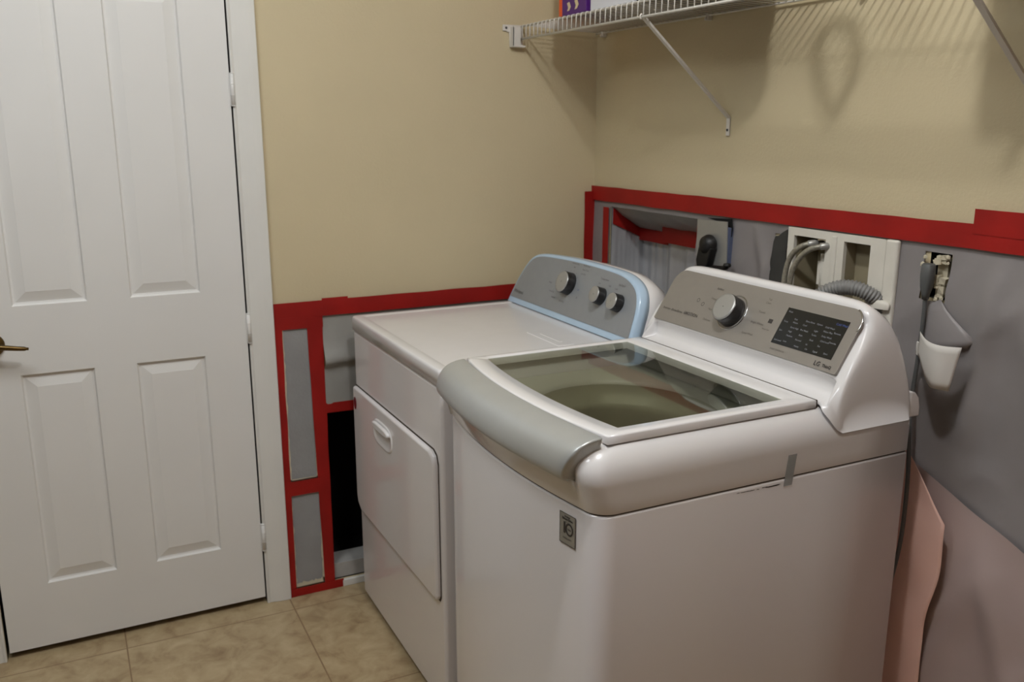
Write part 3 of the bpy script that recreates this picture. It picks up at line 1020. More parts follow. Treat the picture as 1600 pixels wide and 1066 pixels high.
# lid: white frame, glass, silver handle
lid = bpy.data.objects.new('lid', None); COL.objects.link(lid); lid.parent = washer
lid.location = Vector((-0.65, WYC, 0.99)) - washer.location
LY1, LY0, LXB = -0.890, -1.516, -0.3985
def lidx(y, xf, b):
    return xf - b * (1 - ((y - WYC) / 0.313) ** 2)
GY1, GY0, GXB = -0.922, -1.487, -0.459
def lring(bm, y1, y0, xb, xf, b, z, n=30, r=0.0):
    pts = []
    ys = [y1 + (y0 - y1) * t for t in frange(0, 1, n)]
    for y in ys: pts.append((lidx(y, xf, b), y))
    m = 12
    for k in range(1, m): pts.append((lidx(y0, xf, b) + (xb - lidx(y0, xf, b)) * k / m, y0))
    for y in reversed(ys): pts.append((xb, y))
    for k in range(m - 1, 0, -1): pts.append((lidx(y1, xf, b) + (xb - lidx(y1, xf, b)) * k / m, y1))
    return [bm.verts.new((x, y, z)) for x, y in pts]
bm = bmesh.new()
rings_bridge(bm, [lring(bm, LY1, LY0, LXB, -0.893, .032, 0.992), lring(bm, LY1 , LY0, LXB, -0.893, .032, 1.0055),
                  lring(bm, LY1 - .0015, LY0 + .0015, LXB - .0015, -0.8915, .032, 1.008), lring(bm, LY1 - .005, LY0 + .005, LXB - .005, -0.888, .032, 1.009),
                  lring(bm, GY1, GY0, GXB, -0.849, .030, 1.010), lring(bm, GY1 - .001, GY0 + .001, GXB - .001, -0.848, .030, 1.0085),
                  lring(bm, GY1 - .004, GY0 + .004, GXB - .004, -0.845, .030, 1.000), lring(bm, GY1 - .004, GY0 + .004, GXB - .004, -0.845, .030, 0.992)])
obj('lid_frame', bm, M['plastic_white'], lid)
bm = bmesh.new()
g = lring(bm, GY1 - .0008, GY0 + .0008, GXB - .0008, -0.8482, .030, 1.0085)
f = bm.faces.new(g)
f.normal_update()
if f.normal.z < 0:
    f.normal_flip()
obj('lid_glass', bm, M['glass'], lid, recalc=False)
# lid handle, loft along y
bm = bmesh.new()
prof = [(-0.8945, 1.0055), (-0.8950, 1.0080), (-0.905, 1.0075), (-0.920, 1.0050), (-0.935, 1.0000), (-0.947, 0.9925), (-0.957, 0.981), (-0.9640, 0.966),
        (-0.9675, 0.950), (-0.9665, 0.938), (-0.961, 0.931), (-0.950, 0.928), (-0.930, 0.930), (-0.905, 0.936), (-0.8945, 0.96)]
prof = [(p.x, p.y) for p in spline([(a, b, 0) for a, b in prof], 3)]
rows = []
yy = [LY1] + [LY1 - .0015, LY1 - .004] + frange(LY1 - .008, -1.492, 40) + [-1.4945, -1.496]
# the handle's lower lip ends a little inside its top edge on the right and left
for i, y in enumerate(yy):
    e = min(abs(y - LY1), abs(y - (-1.496)))
    s = 1.0 if e > .006 else (0.90 + 0.10 * math.sqrt(max(0, 1 - (1 - e / .006) ** 2)))
    row = []
    for (x, z) in prof:
        zc, xc = 0.968, -0.925
        row.append(bm.verts.new((xc + (x - xc) * s - bulge(y, .034) * (0.97), y - 0.020 * sstep(0.93, 1.008, z) * sstep(-1.40, -1.496, y), zc + (z - zc) * s)))
    rows.append(row)
rings_bridge(bm, rows, closed=True, cap0=True, cap1=True)
obj('lid_handle', bm, M['silver'], lid)
# washer console
wcon = bpy.data.objects.new('control_console', None); COL.objects.link(wcon); wcon.parent = washer
wcon.location = Vector((-0.27, WYC, 0.995)) - washer.location
WP0 = Vector((-0.353, 0, 1.052)); wv = Vector((0.070, 0, 0.111)).normalized(); wn_ = Vector((-wv.z, 0, wv.x))
def WPt(y, s, h=0.0):
    return WP0 + wv * s + wn_ * h + Vector((0, y, 0))
core = [(-0.3938, 0.999), (-0.3925, 1.0055), (-0.386, 1.0075), (-0.356, 1.012), (-0.349, 1.018), (-0.3465, 1.030), (-0.3475, 1.0475), (-0.3505, 1.0505)]
t_ = [WPt(0, s) for s in (0.0, 0.02, 0.04, 0.06, 0.08, 0.10, 0.12, 0.135, 0.148)]
core += [(p.x, p.z) for p in t_]
core += [(-0.2755, 1.1835), (-0.268, 1.1925), (-0.253, 1.194), (-0.235, 1.184), (-0.216, 1.172), (-0.198, 1.150), (-0.183, 1.115), (-0.172, 1.07), (-0.164, 1.02), (-0.158, 0.97), (-0.156, 0.938)]
def strline(i):
    a, b = Vector((-0.404, 0.9975)), Vector((-0.389, 1.025))
    return a.lerp(b, i / 7)
bm = bmesh.new()
rows = []
hwc = HW + 0.0015
tt = [-1 + 2 * (0.5 - 0.5 * math.cos(PI * k / 80)) for k in range(81)]
for t in tt:
    y = WYC + hwc * t
    q = min(1.0, abs(t))
    h = (1 - q ** 13) ** (1 / 3.2) if q < 1 else 0.0
    ed_ = sstep(0.905, 0.955, q)
    row = []
    for i, (x, z) in enumerate(core):
        if i >= 8:
            wE = sstep(0.02, 0.55, 1 - h)
            aa = 0.25 + (PI - 0.25) * (i - 8) / (len(core) - 9)
            ex, ez = -0.276 - 0.116 * math.cos(aa), 0.945 + 0.235 * math.sin(aa) ** 0.75 if math.sin(aa) > 0 else 0.945
            x, z = x + (ex - x) * wE, z + (ez - z) * wE
        if i < 8:
            sl = strline(i)
            cx = x + (sl.x - x) * ed_; cz = z + (sl.y - z) * ed_
        else:
            cx, cz = x, z
        # the lower edge follows the rounded shoulder of the top frame
        ii = hwc - abs(y - WYC)
        zb = 0.940 + 0.0565 * math.sqrt(max(0.0, 1 - (1 - min(1, ii / 0.040)) ** 2))
        fz = zb + (cz - zb) * h if cz > zb else cz
        if i < 8:
            fz = zb + max(0.0, cz - 0.998) * h
        fx = cx + (1 - h) * 0.05 * (max(0.0, -(cx + 0.16) / 0.24)) ** 2
        row.append(bm.verts.new((fx, y, fz)))
    rows.append(row)
rings_bridge(bm, rows, closed=False, cap0=False, cap1=False)
# close back and bottom
back = [[r[-1] for r in rows], [bm.verts.new((r[-1].co.x, r[-1].co.y, 0.93)) for r in rows]]
rings_bridge(bm, back, closed=False)
for r in (rows[0], rows[-1]):
    try: bm.faces.new(r)
    except ValueError: pass
obj('console_body', bm, M['plastic_white'], wcon)
# groove line between lid and console
bm = bmesh.new(); box(bm, -0.3990, -0.3935, -1.514, -0.892, 0.990, 1.0070)
obj('console_groove', bm, M['seam'], wcon)
# silver face plate
def wplate(bm, y0, y1, s0, s1, h0, h1, rt=0.03, rb=0.004, mi=0):
    pts = []
    for (cy, cs, a0, r) in ((y0 - rt, s1 - rt, PI / 2, rt), (y0 - rb, s0 + rb, PI, rb), (y1 + rb, s0 + rb, 1.5 * PI, rb), (y1 + rt, s1 - rt, 0, rt)):
        for k in range(9):
            a = a0 + PI / 2 * k / 8
            pts.append((cy - r * math.cos(a) if False else cy - r * math.cos(a), cs + r * math.sin(a)))
    prism(bm, [WPt(y, s, h0) for y, s in pts], wn_ * (h1 - h0), mi)
bm = bmesh.new(); wplate(bm, -0.886, -1.516, 0.002, 0.149, -0.004, 0.0026, rt=0.036)
obj('face_plate', bm, M['panel_silver'], wcon, bevel=0.0008)
bm = bmesh.new()
arc = [WPt(-1.516 + 0.036 - 0.0365 * math.cos(a), 0.149 - 0.036 + 0.0365 * math.sin(a), 0.0022) for a in frange(-0.35, 1.2, 14)]
tube(bm, arc, 0.0020, 8)
obj('chrome_edge', bm, M['chrome'], wcon)
disp = [( -1.312, .029), (-1.489, .029), (-1.489, .117), (-1.312, .117)]
bm = bmesh.new(); prism(bm, [WPt(y, s, 0.0024) for y, s in disp], wn_ * 0.0012)
dsp = obj('display', bm, M['display'], wcon)
bm = bmesh.new()
words = [(-1.318, .106, 'Wash'), (-1.318, .082, 'Temp'), (-1.318, .060, 'Spin'), (-1.318, .036, 'Soil Level'),
         (-1.345, .092, 'Hot'), (-1.345, .084, 'Warm'), (-1.345, .072, 'Extra High'), (-1.345, .062, 'High'), (-1.345, .052, 'Medium'), (-1.345, .038, 'Low'),
         (-1.378, .094, 'Extra Rinse'), (-1.375, .084, 'Cool'), (-1.375, .072, 'Pre Wash'), (-1.378, .060, 'Stain'), (-1.375, .048, 'Normal'), (-1.380, .034, 'Heavy'),
         (-1.410, .094, 'Option'), (-1.412, .078, 'Light'), (-1.410, .068, 'Turbo'), (-1.412, .056, 'Soak'), (-1.408, .044, 'Hi'), (-1.412, .034, 'On'),
         (-1.435, .092, 'Cold Wash'), (-1.435, .082, 'Water Plus'), (-1.437, .071, 'Delay Wash'), (-1.440, .060, 'Child Lock'), (-1.440, .048, 'Set'), (-1.435, .034, 'Signal'),
         (-1.464, .084, 'Remote'), (-1.464, .062, 'Favorite'), (-1.464, .036, 'Start')]
for (y, s, wd) in words:
    text_bm(bm, wd, WPt(y, s, 0.0038), U, wv, 0.0040, 0, 'LEFT', 0.0)
text_bm(bm, 'Cold Wash', WPt(-1.458, .104, 0.0038), U, wv, 0.0050, 1, 'LEFT')
obj('display_lettering', bm, [M['print_light'], M['print_blue']], dsp, recalc=False)
knob('cycle_knob', WPt(-1.152, 0.071, 0.0026), wn_, 0.0355, 0.034, wcon, ring=0.0455)
bm = bmesh.new()
def wt_(s, y, ss, size, mi=0, al='CENTER', bold=0.0):
    b_ = bmesh.new()
    text_bm(b_, s, WPt(y, ss, 0.0031), U, wv, size, 0, al, bold)
    obj('lettering', b_, [M['print_mid'], M['print_dark']][mi], wcon, recalc=False)
for s, y, ss in (('Bedding', -1.075, .118), ('Heavy Duty', -1.078, .090), ('Normal', -1.080, .062), ('Delicates', -1.082, .034),
                 ('Towels', -1.243, .088), ('Bright Whites', -1.245, .060), ('Speed Wash', -1.232, .030)):
    wt_(s, y, ss, 0.0052)
wt_('Tub', -1.248, .122, 0.005); wt_('Clean', -1.248, .113, 0.005)
wt_('Inverter', -0.905, .034, 0.0062, 1, 'LEFT'); wt_('DirectDrive', -0.940, .034, 0.0062, 1, 'LEFT'); wt_('6MOTION', -0.990, .034, 0.0085, 0, 'LEFT', 0.0002)
wt_('SMART DIAGNOSIS', -1.318, .014, 0.0036, 0, 'LEFT'); wt_('LG', -1.452, .009, 0.010, 1, 'LEFT', 0.0003)
wt_('ThinQ', -1.475, .010, 0.0065, 1, 'LEFT', 0.0002); wt_('Rinse+Spin', -1.279, .052, 0.0036)
# small round icons
for y, s, r in ((-1.018, .079, .0055), (-1.040, .072, .0055)):
    bm = bmesh.new()
    q = [WPt(y + r * math.cos(a), s + r * math.sin(a), 0.0031) for a in frange(0, 2 * PI * 11 / 12, 11)]
    q2 = [WPt(y + r * .72 * math.cos(a), s + r * .72 * math.sin(a), 0.0031) for a in frange(0, 2 * PI * 11 / 12, 11)]
    rings_bridge(bm, [[bm.verts.new(p) for p in q], [bm.verts.new(p) for p in q2]])
    obj('round_icon', bm, M['print_mid'], wcon, recalc=False)
bm = bmesh.new()
prism(bm, [WPt(y, s, .0029) for y, s in ((-1.274, .070), (-1.286, .070), (-1.286, .080), (-1.274, .080))], wn_ * .0004)
obj('square_icon', bm, M['print_dark'], wcon)
# cord strain relief at the back of the console
bm = bmesh.new()
prism(bm, [(-0.150, -1.538, 0.940), (-0.118, -1.538, 0.940), (-0.119, -1.538, 0.962), (-0.124, -1.538, 0.982), (-0.136, -1.538, 0.995), (-0.150, -1.538, 0.999)], (0, 0.05, 0))
obj('hose_guide', bm, M['plastic_white'], washer, bevel=0.004)

# rating sticker on the front
def wfx(y): return -0.926 - bulge(y) - 0.0008
bm = bmesh.new()
y0, y1, z0, z1 = -1.440, -1.484, 0.786, 0.848
tdir = Vector((wfx(y1) - wfx(y0), y1 - y0, 0)).normalized()
nS = Vector((0, 0, 1)).cross(tdir) * -1
if nS.x > 0: nS = -nS
S0 = Vector((wfx((y0 + y1) / 2), (y0 + y1) / 2, (z0 + z1) / 2)) + nS * 0.0006
def SP(a, b, h=0.0): return S0 + tdir * a + Vector((0, 0, 1)) * b + nS * h
prism(bm, [SP(-.023, -.031), SP(.023, -.031), SP(.023, .031), SP(-.023, .031)], nS * .0004)
stk = obj('warranty_sticker', bm, M['steel'], washer); stk['label'] = 'small silver sticker printed with a ten'
bm = bmesh.new()
Z = Vector((0, 0, 1))
text_bm(bm, '1', SP(-.016, -.008, .001), tdir, Z, .021, 0, 'LEFT', .0012, 0)
for (r, z_) in ((.0115, -.0),):
    A_ = [bm.verts.new(SP(.006 + .0115 * math.cos(a), .001 + .0128 * math.sin(a), .0010)) for a in frange(0, 2 * PI * 23 / 24, 23)]
    B_ = [bm.verts.new(SP(.006 + .0078 * math.cos(a), .001 + .0092 * math.sin(a), .0010)) for a in frange(0, 2 * PI * 23 / 24, 23)]
    rings_bridge(bm, [A_, B_])
text_bm(bm, 'YEAR', SP(.006, -.0005, .001), tdir, Z, .003, 0, 'CENTER', .0002, 0)
text_bm(bm, 'Inverter', SP(0, .0235, .001), tdir, Z, .0035, 0, 'CENTER', .0002, 0)
text_bm(bm, 'Direct Drive', SP(0, .0178, .001), tdir, Z, .0042, 0, 'CENTER', .0004, 0)
text_bm(bm, 'Motor', SP(0, .0128, .001), tdir, Z, .0028, 0, 'CENTER', 0, 0)
text_bm(bm, 'WARRANTY', SP(0, -.0205, .001), tdir, Z, .0034, 0, 'CENTER', 0, 0)
for a, b, c, e in ((-.023, .023, .0300, .031), (-.023, .023, -.031, -.0300), (-.023, -.0222, -.031, .031), (.0222, .023, -.031, .031)):
    quad(bm, [SP(a, c, .0009), SP(b, c, .0009), SP(b, e, .0009), SP(a, e, .0009)])
obj('sticker_lettering', bm, M['print_dark'], stk, recalc=False)
# clear tape scrap on the side and scuffs
bm = bmesh.new(); quad(bm, [(-0.500, -1.5468, 0.852), (-0.478, -1.5468, 0.852), (-0.470, -1.5468, 0.916), (-0.492, -1.5468, 0.916)])
sd = obj('clear_tape_scrap', bm, M['clear_tape'], washer, solid=0.0004)
bm = bmesh.new()
for i in range(26):
    x = -0.62 + 0.10 * random.random(); z = 0.858 + 0.002 * random.random() - (x + .62) * 0.02
    l = 0.004 + 0.012 * random.random()
    quad(bm, [(x, -1.5463, z), (x + l, -1.5463, z), (x + l, -1.5463, z + .0011), (x, -1.5463, z + .0011)])
obj('scuff_marks', bm, M['seam'], washer)['label'] = 'brown scuffs below the seam'

# ================================================================== WALL FITTINGS
# metal plate and black plug of the dryer outlet
t = empty('range_outlet', (-0.01, -0.68, 1.15), 'square metal outlet plate in the wall right of the recess', 'outlet')
bm = bmesh.new(); prism(bm, [(-0.026, -0.634, 1.140), (-0.026, -0.772, 1.152), (-0.026, -0.766, 1.279), (-0.026, -0.630, 1.275)], (0.004, 0, 0))
obj('cover_plate', bm, M['steel'], t, bevel=0.001)
bm = bmesh.new(); box(bm, -0.0215, -0.004, -0.770, -0.640, 1.158, 1.262)
obj('outlet_box', bm, M['blue_box'], t, bevel=0.002)
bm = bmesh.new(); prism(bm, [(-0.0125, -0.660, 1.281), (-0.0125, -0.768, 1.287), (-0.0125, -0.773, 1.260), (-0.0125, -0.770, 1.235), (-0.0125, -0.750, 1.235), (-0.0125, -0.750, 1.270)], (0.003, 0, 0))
obj('gap_shadow_gasket', bm, M['void'], t).name = 'box_gap'  # flat near-black piece painting the shade of the gap beside the plate
t = empty('dryer_power_cord', (-0.04, -0.68, 1.12), 'black power cord and plug in the metal outlet plate behind the dryer', 'power cord')
bm = bmesh.new()
lathe(bm, [(0.024, 0), (0.030, .004), (0.030, .014), (0.025, .026), (0.014, .032), (0.001, .033)], (-0.0262, -0.702, 1.207), (-1, 0, 0), 28, cap=False)
prism(bm, [(-0.0265, -0.676, 1.205), (-0.0265, -0.732, 1.200), (-0.0265, -0.716, 1.150), (-0.0265, -0.696, 1.125), (-0.0265, -0.672, 1.129), (-0.0265, -0.664, 1.160)], (-0.026, 0, 0))
obj('plug', bm, M['black'], t, bevel=0.004)
bm = bmesh.new()
tube(bm, spline([(-0.040, -0.684, 1.145), (-0.040, -0.680, 1.10), (-0.042, -0.684, 1.04), (-0.05, -0.69, 0.95), (-0.06, -0.70, 0.80)], 8), 0.0085, 10)
obj('cord', bm, M['black'], t)
bm = bmesh.new()
tube(bm, spline([(-0.036, -0.692, 1.150), (-0.036, -0.715, 1.141), (-0.036, -0.745, 1.139), (-0.036, -0.772, 1.146), (-0.036, -0.788, 1.154)], 6), 0.0062, 10)
lathe(bm, [(.010, -.004), (.012, 0), (.010, .006)], (-0.036, -0.788, 1.157), (0, 0, 1), 14)
obj('cord_loop', bm, M['black'], t)

# ragged dark strip at the left of the hose box
bm = bmesh.new()
pp = [(-0.944, 1.243), (-0.950, 1.258), (-0.962, 1.260), (-0.975, 1.270), (-0.993, 1.280), (-0.994, 1.262), (-0.995, 1.235), (-0.992, 1.225), (-0.995, 1.18), (-0.990, 1.13), (-0.99, 1.09), (-0.944, 1.09), (-0.936, 1.13), (-0.934, 1.18), (-0.940, 1.21)]
prism(bm, [(-0.0135, y, z) for y, z in pp], (0.004, 0, 0))
tag(obj('foam_strip', bm, M['foam'], bevel=0.001), 'ragged charcoal strip left of the white hose box', 'foam strip')  # ragged dark patch

# washer supply box: two openings in one ivory frame
t = empty('washer_outlet_box', (0.0, -1.16, 1.08), 'ivory recessed laundry hose box set in the wall above the washer', 'outlet box')
bm = bmesh.new()
ys_ = [-1.316, BOXR[0], BOXR[1], BOXL[0], BOXL[1], -0.998]
for i in (0, 2, 4):
    box(bm, -0.0135, -0.002, ys_[i], ys_[i + 1], 1.06, 1.288)
for i in (1, 3):
    box(bm, -0.0135, -0.002, ys_[i], ys_[i + 1], BOXL[3] if i == 3 else BOXR[3], 1.288)
    box(bm, -0.0135, -0.002, ys_[i], ys_[i + 1], 1.06, BOXL[2])
obj('frame', bm, M['box_white'], t)
bm = bmesh.new(); box(bm, -0.017, -0.002, -1.352, -1.316, 1.05, 1.290)
obj('side_strip', bm, M['box_white'], t, bevel=0.006, seg=3)
def recess(h, depth, m, nm):
    bm = bmesh.new()
    a, b, c, e = h
    x0, x1 = -0.0035, depth
    a, b, c, e = a + .0006, b - .0006, c + .0006, e - .0006
    quad(bm, [(x0, a, c), (x1, a, c), (x1, a, e), (x0, a, e)])
    quad(bm, [(x0, b, c), (x1, b, c), (x1, b, e), (x0, b, e)])
    quad(bm, [(x0, a, e), (x1, a, e), (x1, b, e), (x0, b, e)])
    quad(bm, [(x0, a, c), (x1, a, c), (x1, b, c), (x0, b, c)])
    quad(bm, [(x1, a, c), (x1, b, c), (x1, b, e), (x1, a, e)])
    return obj(nm, bm, m, t)
recess(BOXL, 0.075, M['box_inner'], 'recess')
recess((BOXR[0], BOXR[1], BOXL[2], BOXL[3]), 0.030, M['box_inner'], 'recess')
bm = bmesh.new()   # raised rib between the openings
box(bm, -0.018, -0.012, -1.168, -1.152, 1.06, 1.280)
obj('rib', bm, M['box_white'], t, bevel=0.003)
for yv, xv in ((-1.080, 0.030), (-1.125, 0.030)):
    bm = bmesh.new()
    lathe(bm, [(.009, 0), (.009, .02), (.013, .022), (.013, .040), (.008, .042)], (xv + .03, yv, 1.246), (-1, 0, 0), 14)
    box(bm, xv - .006, xv + .006, yv - .014, yv + .014, 1.256, 1.262)
    obj('valve', bm, M['chrome'], t)
bm = bmesh.new()
tube(bm, [(0.01, -1.110, 1.228), (0.006, -1.112, 1.190), (0.006, -1.112, 1.12)], 0.011, 12)
box(bm, -0.004, 0.004, -1.124, -1.100, 1.15, 1.21)
obj('drain_fitting', bm, M['box_white'], t)
bm = bmesh.new()  # plastic collar at the bottom right
lathe(bm, [(.034, 0), (.036, .012), (.030, .018), (.02, .020), (0.001, .020)], (-0.022, -1.315, 1.128), (0, 0, 1), 24, cap=False)
for v in bm.verts: v.co.x = -0.022 + (v.co.x + 0.022) * 0.35
obj('collar', bm, M['box_white'], t)

# braided supply hoses
for k, pts in enumerate(([(0.010, -1.094, 1.252), (-0.018, -1.090, 1.254), (-0.035, -1.066, 1.243), (-0.040, -1.040, 1.215), (-0.042, -1.028, 1.175), (-0.045, -1.026, 1.12), (-0.06, -1.03, 1.02)],
                         [(0.010, -1.140, 1.250), (-0.018, -1.133, 1.252), (-0.036, -1.105, 1.243), (-0.042, -1.076, 1.218), (-0.046, -1.056, 1.180), (-0.048, -1.048, 1.12), (-0.06, -1.05, 1.02)])):
    t = empty('supply_hose', pts[-1], ('left' if k == 0 else 'right') + ' braided steel water hose curving down from the ivory box', 'hose', 'braided supply hoses')
    bm = bmesh.new(); sp = spline(pts, 9)
    tube(bm, sp, 0.0072, 12)
    obj('braided_tube', bm, M['hose'], t)
    bm = bmesh.new()
    tube(bm, sp[5:13], 0.0092, 12)
    obj('crimp_collar', bm, M['steel'], t)
# corrugated drain hose
bm = bmesh.new()
sp = spline([(-0.10, -1.170, 1.110), (-0.085, -1.192, 1.140), (-0.068, -1.225, 1.163), (-0.052, -1.265, 1.170), (-0.032, -1.298, 1.158), (-0.010, -1.312, 1.135), (0.0, -1.316, 1.10)], 22)
tube(bm, sp, 0.0165, 16, rf=lambda i, n: 0.0175 + 0.0019 * math.cos(i * 2 * PI / 4.0))
tag(obj('drain_hose', bm, M['drain']), 'grey corrugated drain hose arching behind the washer console', 'hose')

# torn outlet, plug, cord and its paper tag
t = empty('torn_wall_outlet', (0.02, -1.457, 1.17), 'torn-open wall outlet with white crumbled edges right of the hose box', 'outlet')
bm = bmesh.new()
a, b, c, e = HOLE
for qd in ([(0, a, c), (.06, a, c), (.06, a, e), (0, a, e)], [(0, b, c), (.06, b, c), (.06, b, e), (0, b, e)], [(0, a, e), (.06, a, e), (.06, b, e), (0, b, e)],
           [(0, a, c), (.06, a, c), (.06, b, c), (0, b, c)], [(.06, a, c), (.06, b, c), (.06, b, e), (.06, a, e)]):
    quad(bm, qd)
obj('cavity', bm, M['void'], t)
bm = bmesh.new(); box(bm, 0.006, 0.030, -1.472, -1.446, 1.178, 1.262)
for i in range(26):
    y = -1.474 + random.random() * 0.032; z = 1.176 + random.random() * 0.095
    s = 0.003 + random.random() * 0.005
    vs_ = box(bm, -0.004 - s, 0.004, y - s, y + s, z - s, z + s)
    for v in vs_: v.co += Vector((random.uniform(-.002, .002), random.uniform(-.002, .002), random.uniform(-.002, .002)))
obj('receptacle', bm, M['drywall_edge'], t)
for (y, z, r_) in ((-1.482, 1.268, .006), (-1.484, 1.255, .004), (-1.425, 1.262, .006), (-1.420, 1.245, .007), (-1.424, 1.228, .005), (-1.476, 1.176, .006), (-1.462, 1.172, .006)):
    bm = bmesh.new()
    bmesh.ops.create_icosphere(bm, subdivisions=1, radius=r_, matrix=Matrix.Translation((-0.012, y, z)) @ Matrix.Scale(0.5, 4, (1, 0, 0)))
    obj('plaster_crumb', bm, M['drywall_edge'], t)
t = empty('washer_power_cord', (-0.05, -1.45, 1.0), 'grey washer power cord hanging from the torn outlet down behind the washer', 'power cord')
bm = bmesh.new()
pl = []
for (z, hy, hx) in ((1.252, .011, .009), (1.249, .0135, .012), (1.225, .0140, .013), (1.200, .0115, .012), (1.186, .0075, .009), (1.172, .006, .007)):
    cy = -1.4505; cx = -0.030
    pl.append([bm.verts.new((cx + hx * math.copysign(abs(math.cos(q)) ** .6, math.cos(q)), cy + hy * math.copysign(abs(math.sin(q)) ** .6, math.sin(q)), z)) for q in [2 * PI * k / 16 for k in range(16)]])
rings_bridge(bm, pl, cap0=True, cap1=True)
obj('plug', bm, M['cord'], t)
bm = bmesh.new()
tube(bm, spline([(-0.030, -1.4505, 1.176), (-0.031, -1.452, 1.12), (-0.033, -1.451, 1.04), (-0.040, -1.452, 0.96), (-0.060, -1.468, 0.90), (-0.075, -1.490, 0.80),
                 (-0.080, -1.497, 0.70), (-0.085, -1.498, 0.62), (-0.092, -1.494, 0.55), (-0.105, -1.485, 0.46), (-0.125, -1.470, 0.36), (-0.13, -1.44, 0.22)], 10), 0.0047, 10)
obj('cord', bm, M['cord'], t)
# paper flag wrapped on the cord
bm = bmesh.new()
rows = []
for i, tq in enumerate(frange(0, 1, 20)):
    y = -1.463 - 0.122 * tq
    x = -0.050 - 0.030 * math.sin(tq * PI * 0.9) - 0.012 * tq
    zt = 1.104 - 0.008 * tq - 0.006 * math.sin(tq * PI)
    zb = 1.050 - 0.052 * sstep(0.02, 0.62, tq)
    if tq > .62: zb = 0.998 - 0.006 * (tq - .62)
    rows.append([bm.verts.new((x, y - 0.012 * (1 - s) * sstep(.5, 1, tq) * -1.6, zb + (zt - zb) * s)) for s in frange(0, 1, 6)])
rings_bridge(bm, rows, closed=False)
fl = obj('paper_tag', bm, M['paper'], t, solid=0.0005)
bm = bmesh.new()
tube(bm, [(-0.0345, -1.4515, 1.048), (-0.0338, -1.4515, 1.076)], 0.0062, 12)
quad(bm, [(-0.040, -1.450, 1.048), (-0.052, -1.468, 1.048), (-0.052, -1.468, 1.076), (-0.040, -1.450, 1.076)])
obj('tag_wrap', bm, M['paper'], fl)
# loose film flap under the torn outlet
bm = bmesh.new()
rows = []
L_ = [(-1.452, 1.160), (-1.446, 1.140), (-1.440, 1.120), (-1.438, 1.100), (-1.442, 1.075), (-1.450, 1.060)]
R_ = [(-1.480, 1.176), (-1.500, 1.155), (-1.528, 1.135), (-1.552, 1.120), (-1.578, 1.104), (-1.565, 1.085)]
for (l, r) in zip(L_, R_):
    k = (1.176 - r[1]) / 0.09
    rows.append([bm.verts.new((-0.018 - 0.018 * k * math.sin(s * PI * .8 + .2), l[0] + (r[0] - l[0]) * s, l[1] + (r[1] - l[1]) * s)) for s in frange(0, 1, 8)])
rings_bridge(bm, rows, closed=False)
tag(obj('plastic_flap', bm, M['film'], solid=0.0004), 'loose grey plastic flap hanging under the torn outlet behind the paper tag', 'plastic film')

# ================================================================== WIRE SHELF
SYE = -2.35
shelf = empty('wire_shelf', (-0.15, -1.1, 1.82), 'white ventilated wire shelf mounted high on the wall behind the machines', 'shelf')
SF = -0.303
def wtube(bm, path, r, seg=6): tube(bm, path, r, seg)
bm = bmesh.new()
y = -0.024
while y > SYE + 0.01:
    wtube(bm, [(-0.012, y, 1.8545), (-0.10, y, 1.858), (-0.20, y, 1.8625), (SF + .004, y, 1.8672), (SF, y, 1.8650), (SF - .0005, y, 1.860), (SF - .001, y, 1.8235)], 0.0019, 6)
    y -= 0.0268
obj('wire_deck', bm, M['wire'], shelf)
for nm, x, z, r in (('rail', -0.012, 1.8520, .003), ('rail', -0.155, 1.8568, .0016), ('rail', SF + .003, 1.8632, .0033), ('rail', SF - .001, 1.8235, .0036)):
    bm = bmesh.new(); wtube(bm, [(x, -0.010, z), (x, SYE, z)], r, 10)
    obj(nm, bm, M['wire'], shelf)
for yc in (-0.055, -0.617, -1.18, -1.74):
    bm = bmesh.new()
    box(bm, -0.018, 0.0, yc - .006, yc + .006, 1.838, 1.860)
    lathe(bm, [(.005, 0), (.005, .004), (.002, .006)], (-0.018, yc, 1.842), (-1, 0, 0), 12)
    obj('wall_clip', bm, M['bracket'], shelf, bevel=0.002)
# end bracket on the door wall
t = empty('shelf_end_bracket', (-0.325, -0.005, 1.80), 'white plastic end bracket screwed to the door wall under the shelf end', 'bracket')
bm = bmesh.new()
prism(bm, [(-0.350, -0.001, 1.868), (-0.292, -0.001, 1.868), (-0.292, -0.001, 1.797), (-0.340, -0.001, 1.797), (-0.343, -0.001, 1.845), (-0.352, -0.001, 1.845)], (0, -0.006, 0))
prism(bm, [(-0.340, -0.006, 1.860), (-0.334, -0.006, 1.862), (-0.334, -0.006, 1.800), (-0.340, -0.006, 1.800)], (0, -0.020, 0))
prism(bm, [(-0.340, -0.006, 1.797), (-0.292, -0.006, 1.797), (-0.292, -0.006, 1.803), (-0.340, -0.006, 1.803)], (0, -0.020, 0))
obj('bracket_body', bm, M['bracket'], t, bevel=0.0015)
bm = bmesh.new(); box(bm, -0.340, -0.310, -0.026, -0.0225, 1.800, 1.862)
obj('cover', bm, M['bracket'], t, bevel=0.0015)
bm = bmesh.new()
box(bm, -0.366, -0.338, -0.006, -0.001, 1.848, 1.868)
ear = obj('screw_ear', bm, M['bracket'], t, bevel=0.002)
bm = bmesh.new(); lathe(bm, [(.004, 0), (.004, .002), (.001, .003)], (-0.354, -0.006, 1.858), (0, -1, 0), 12)
obj('screw', bm, M['dark_grey'], ear)

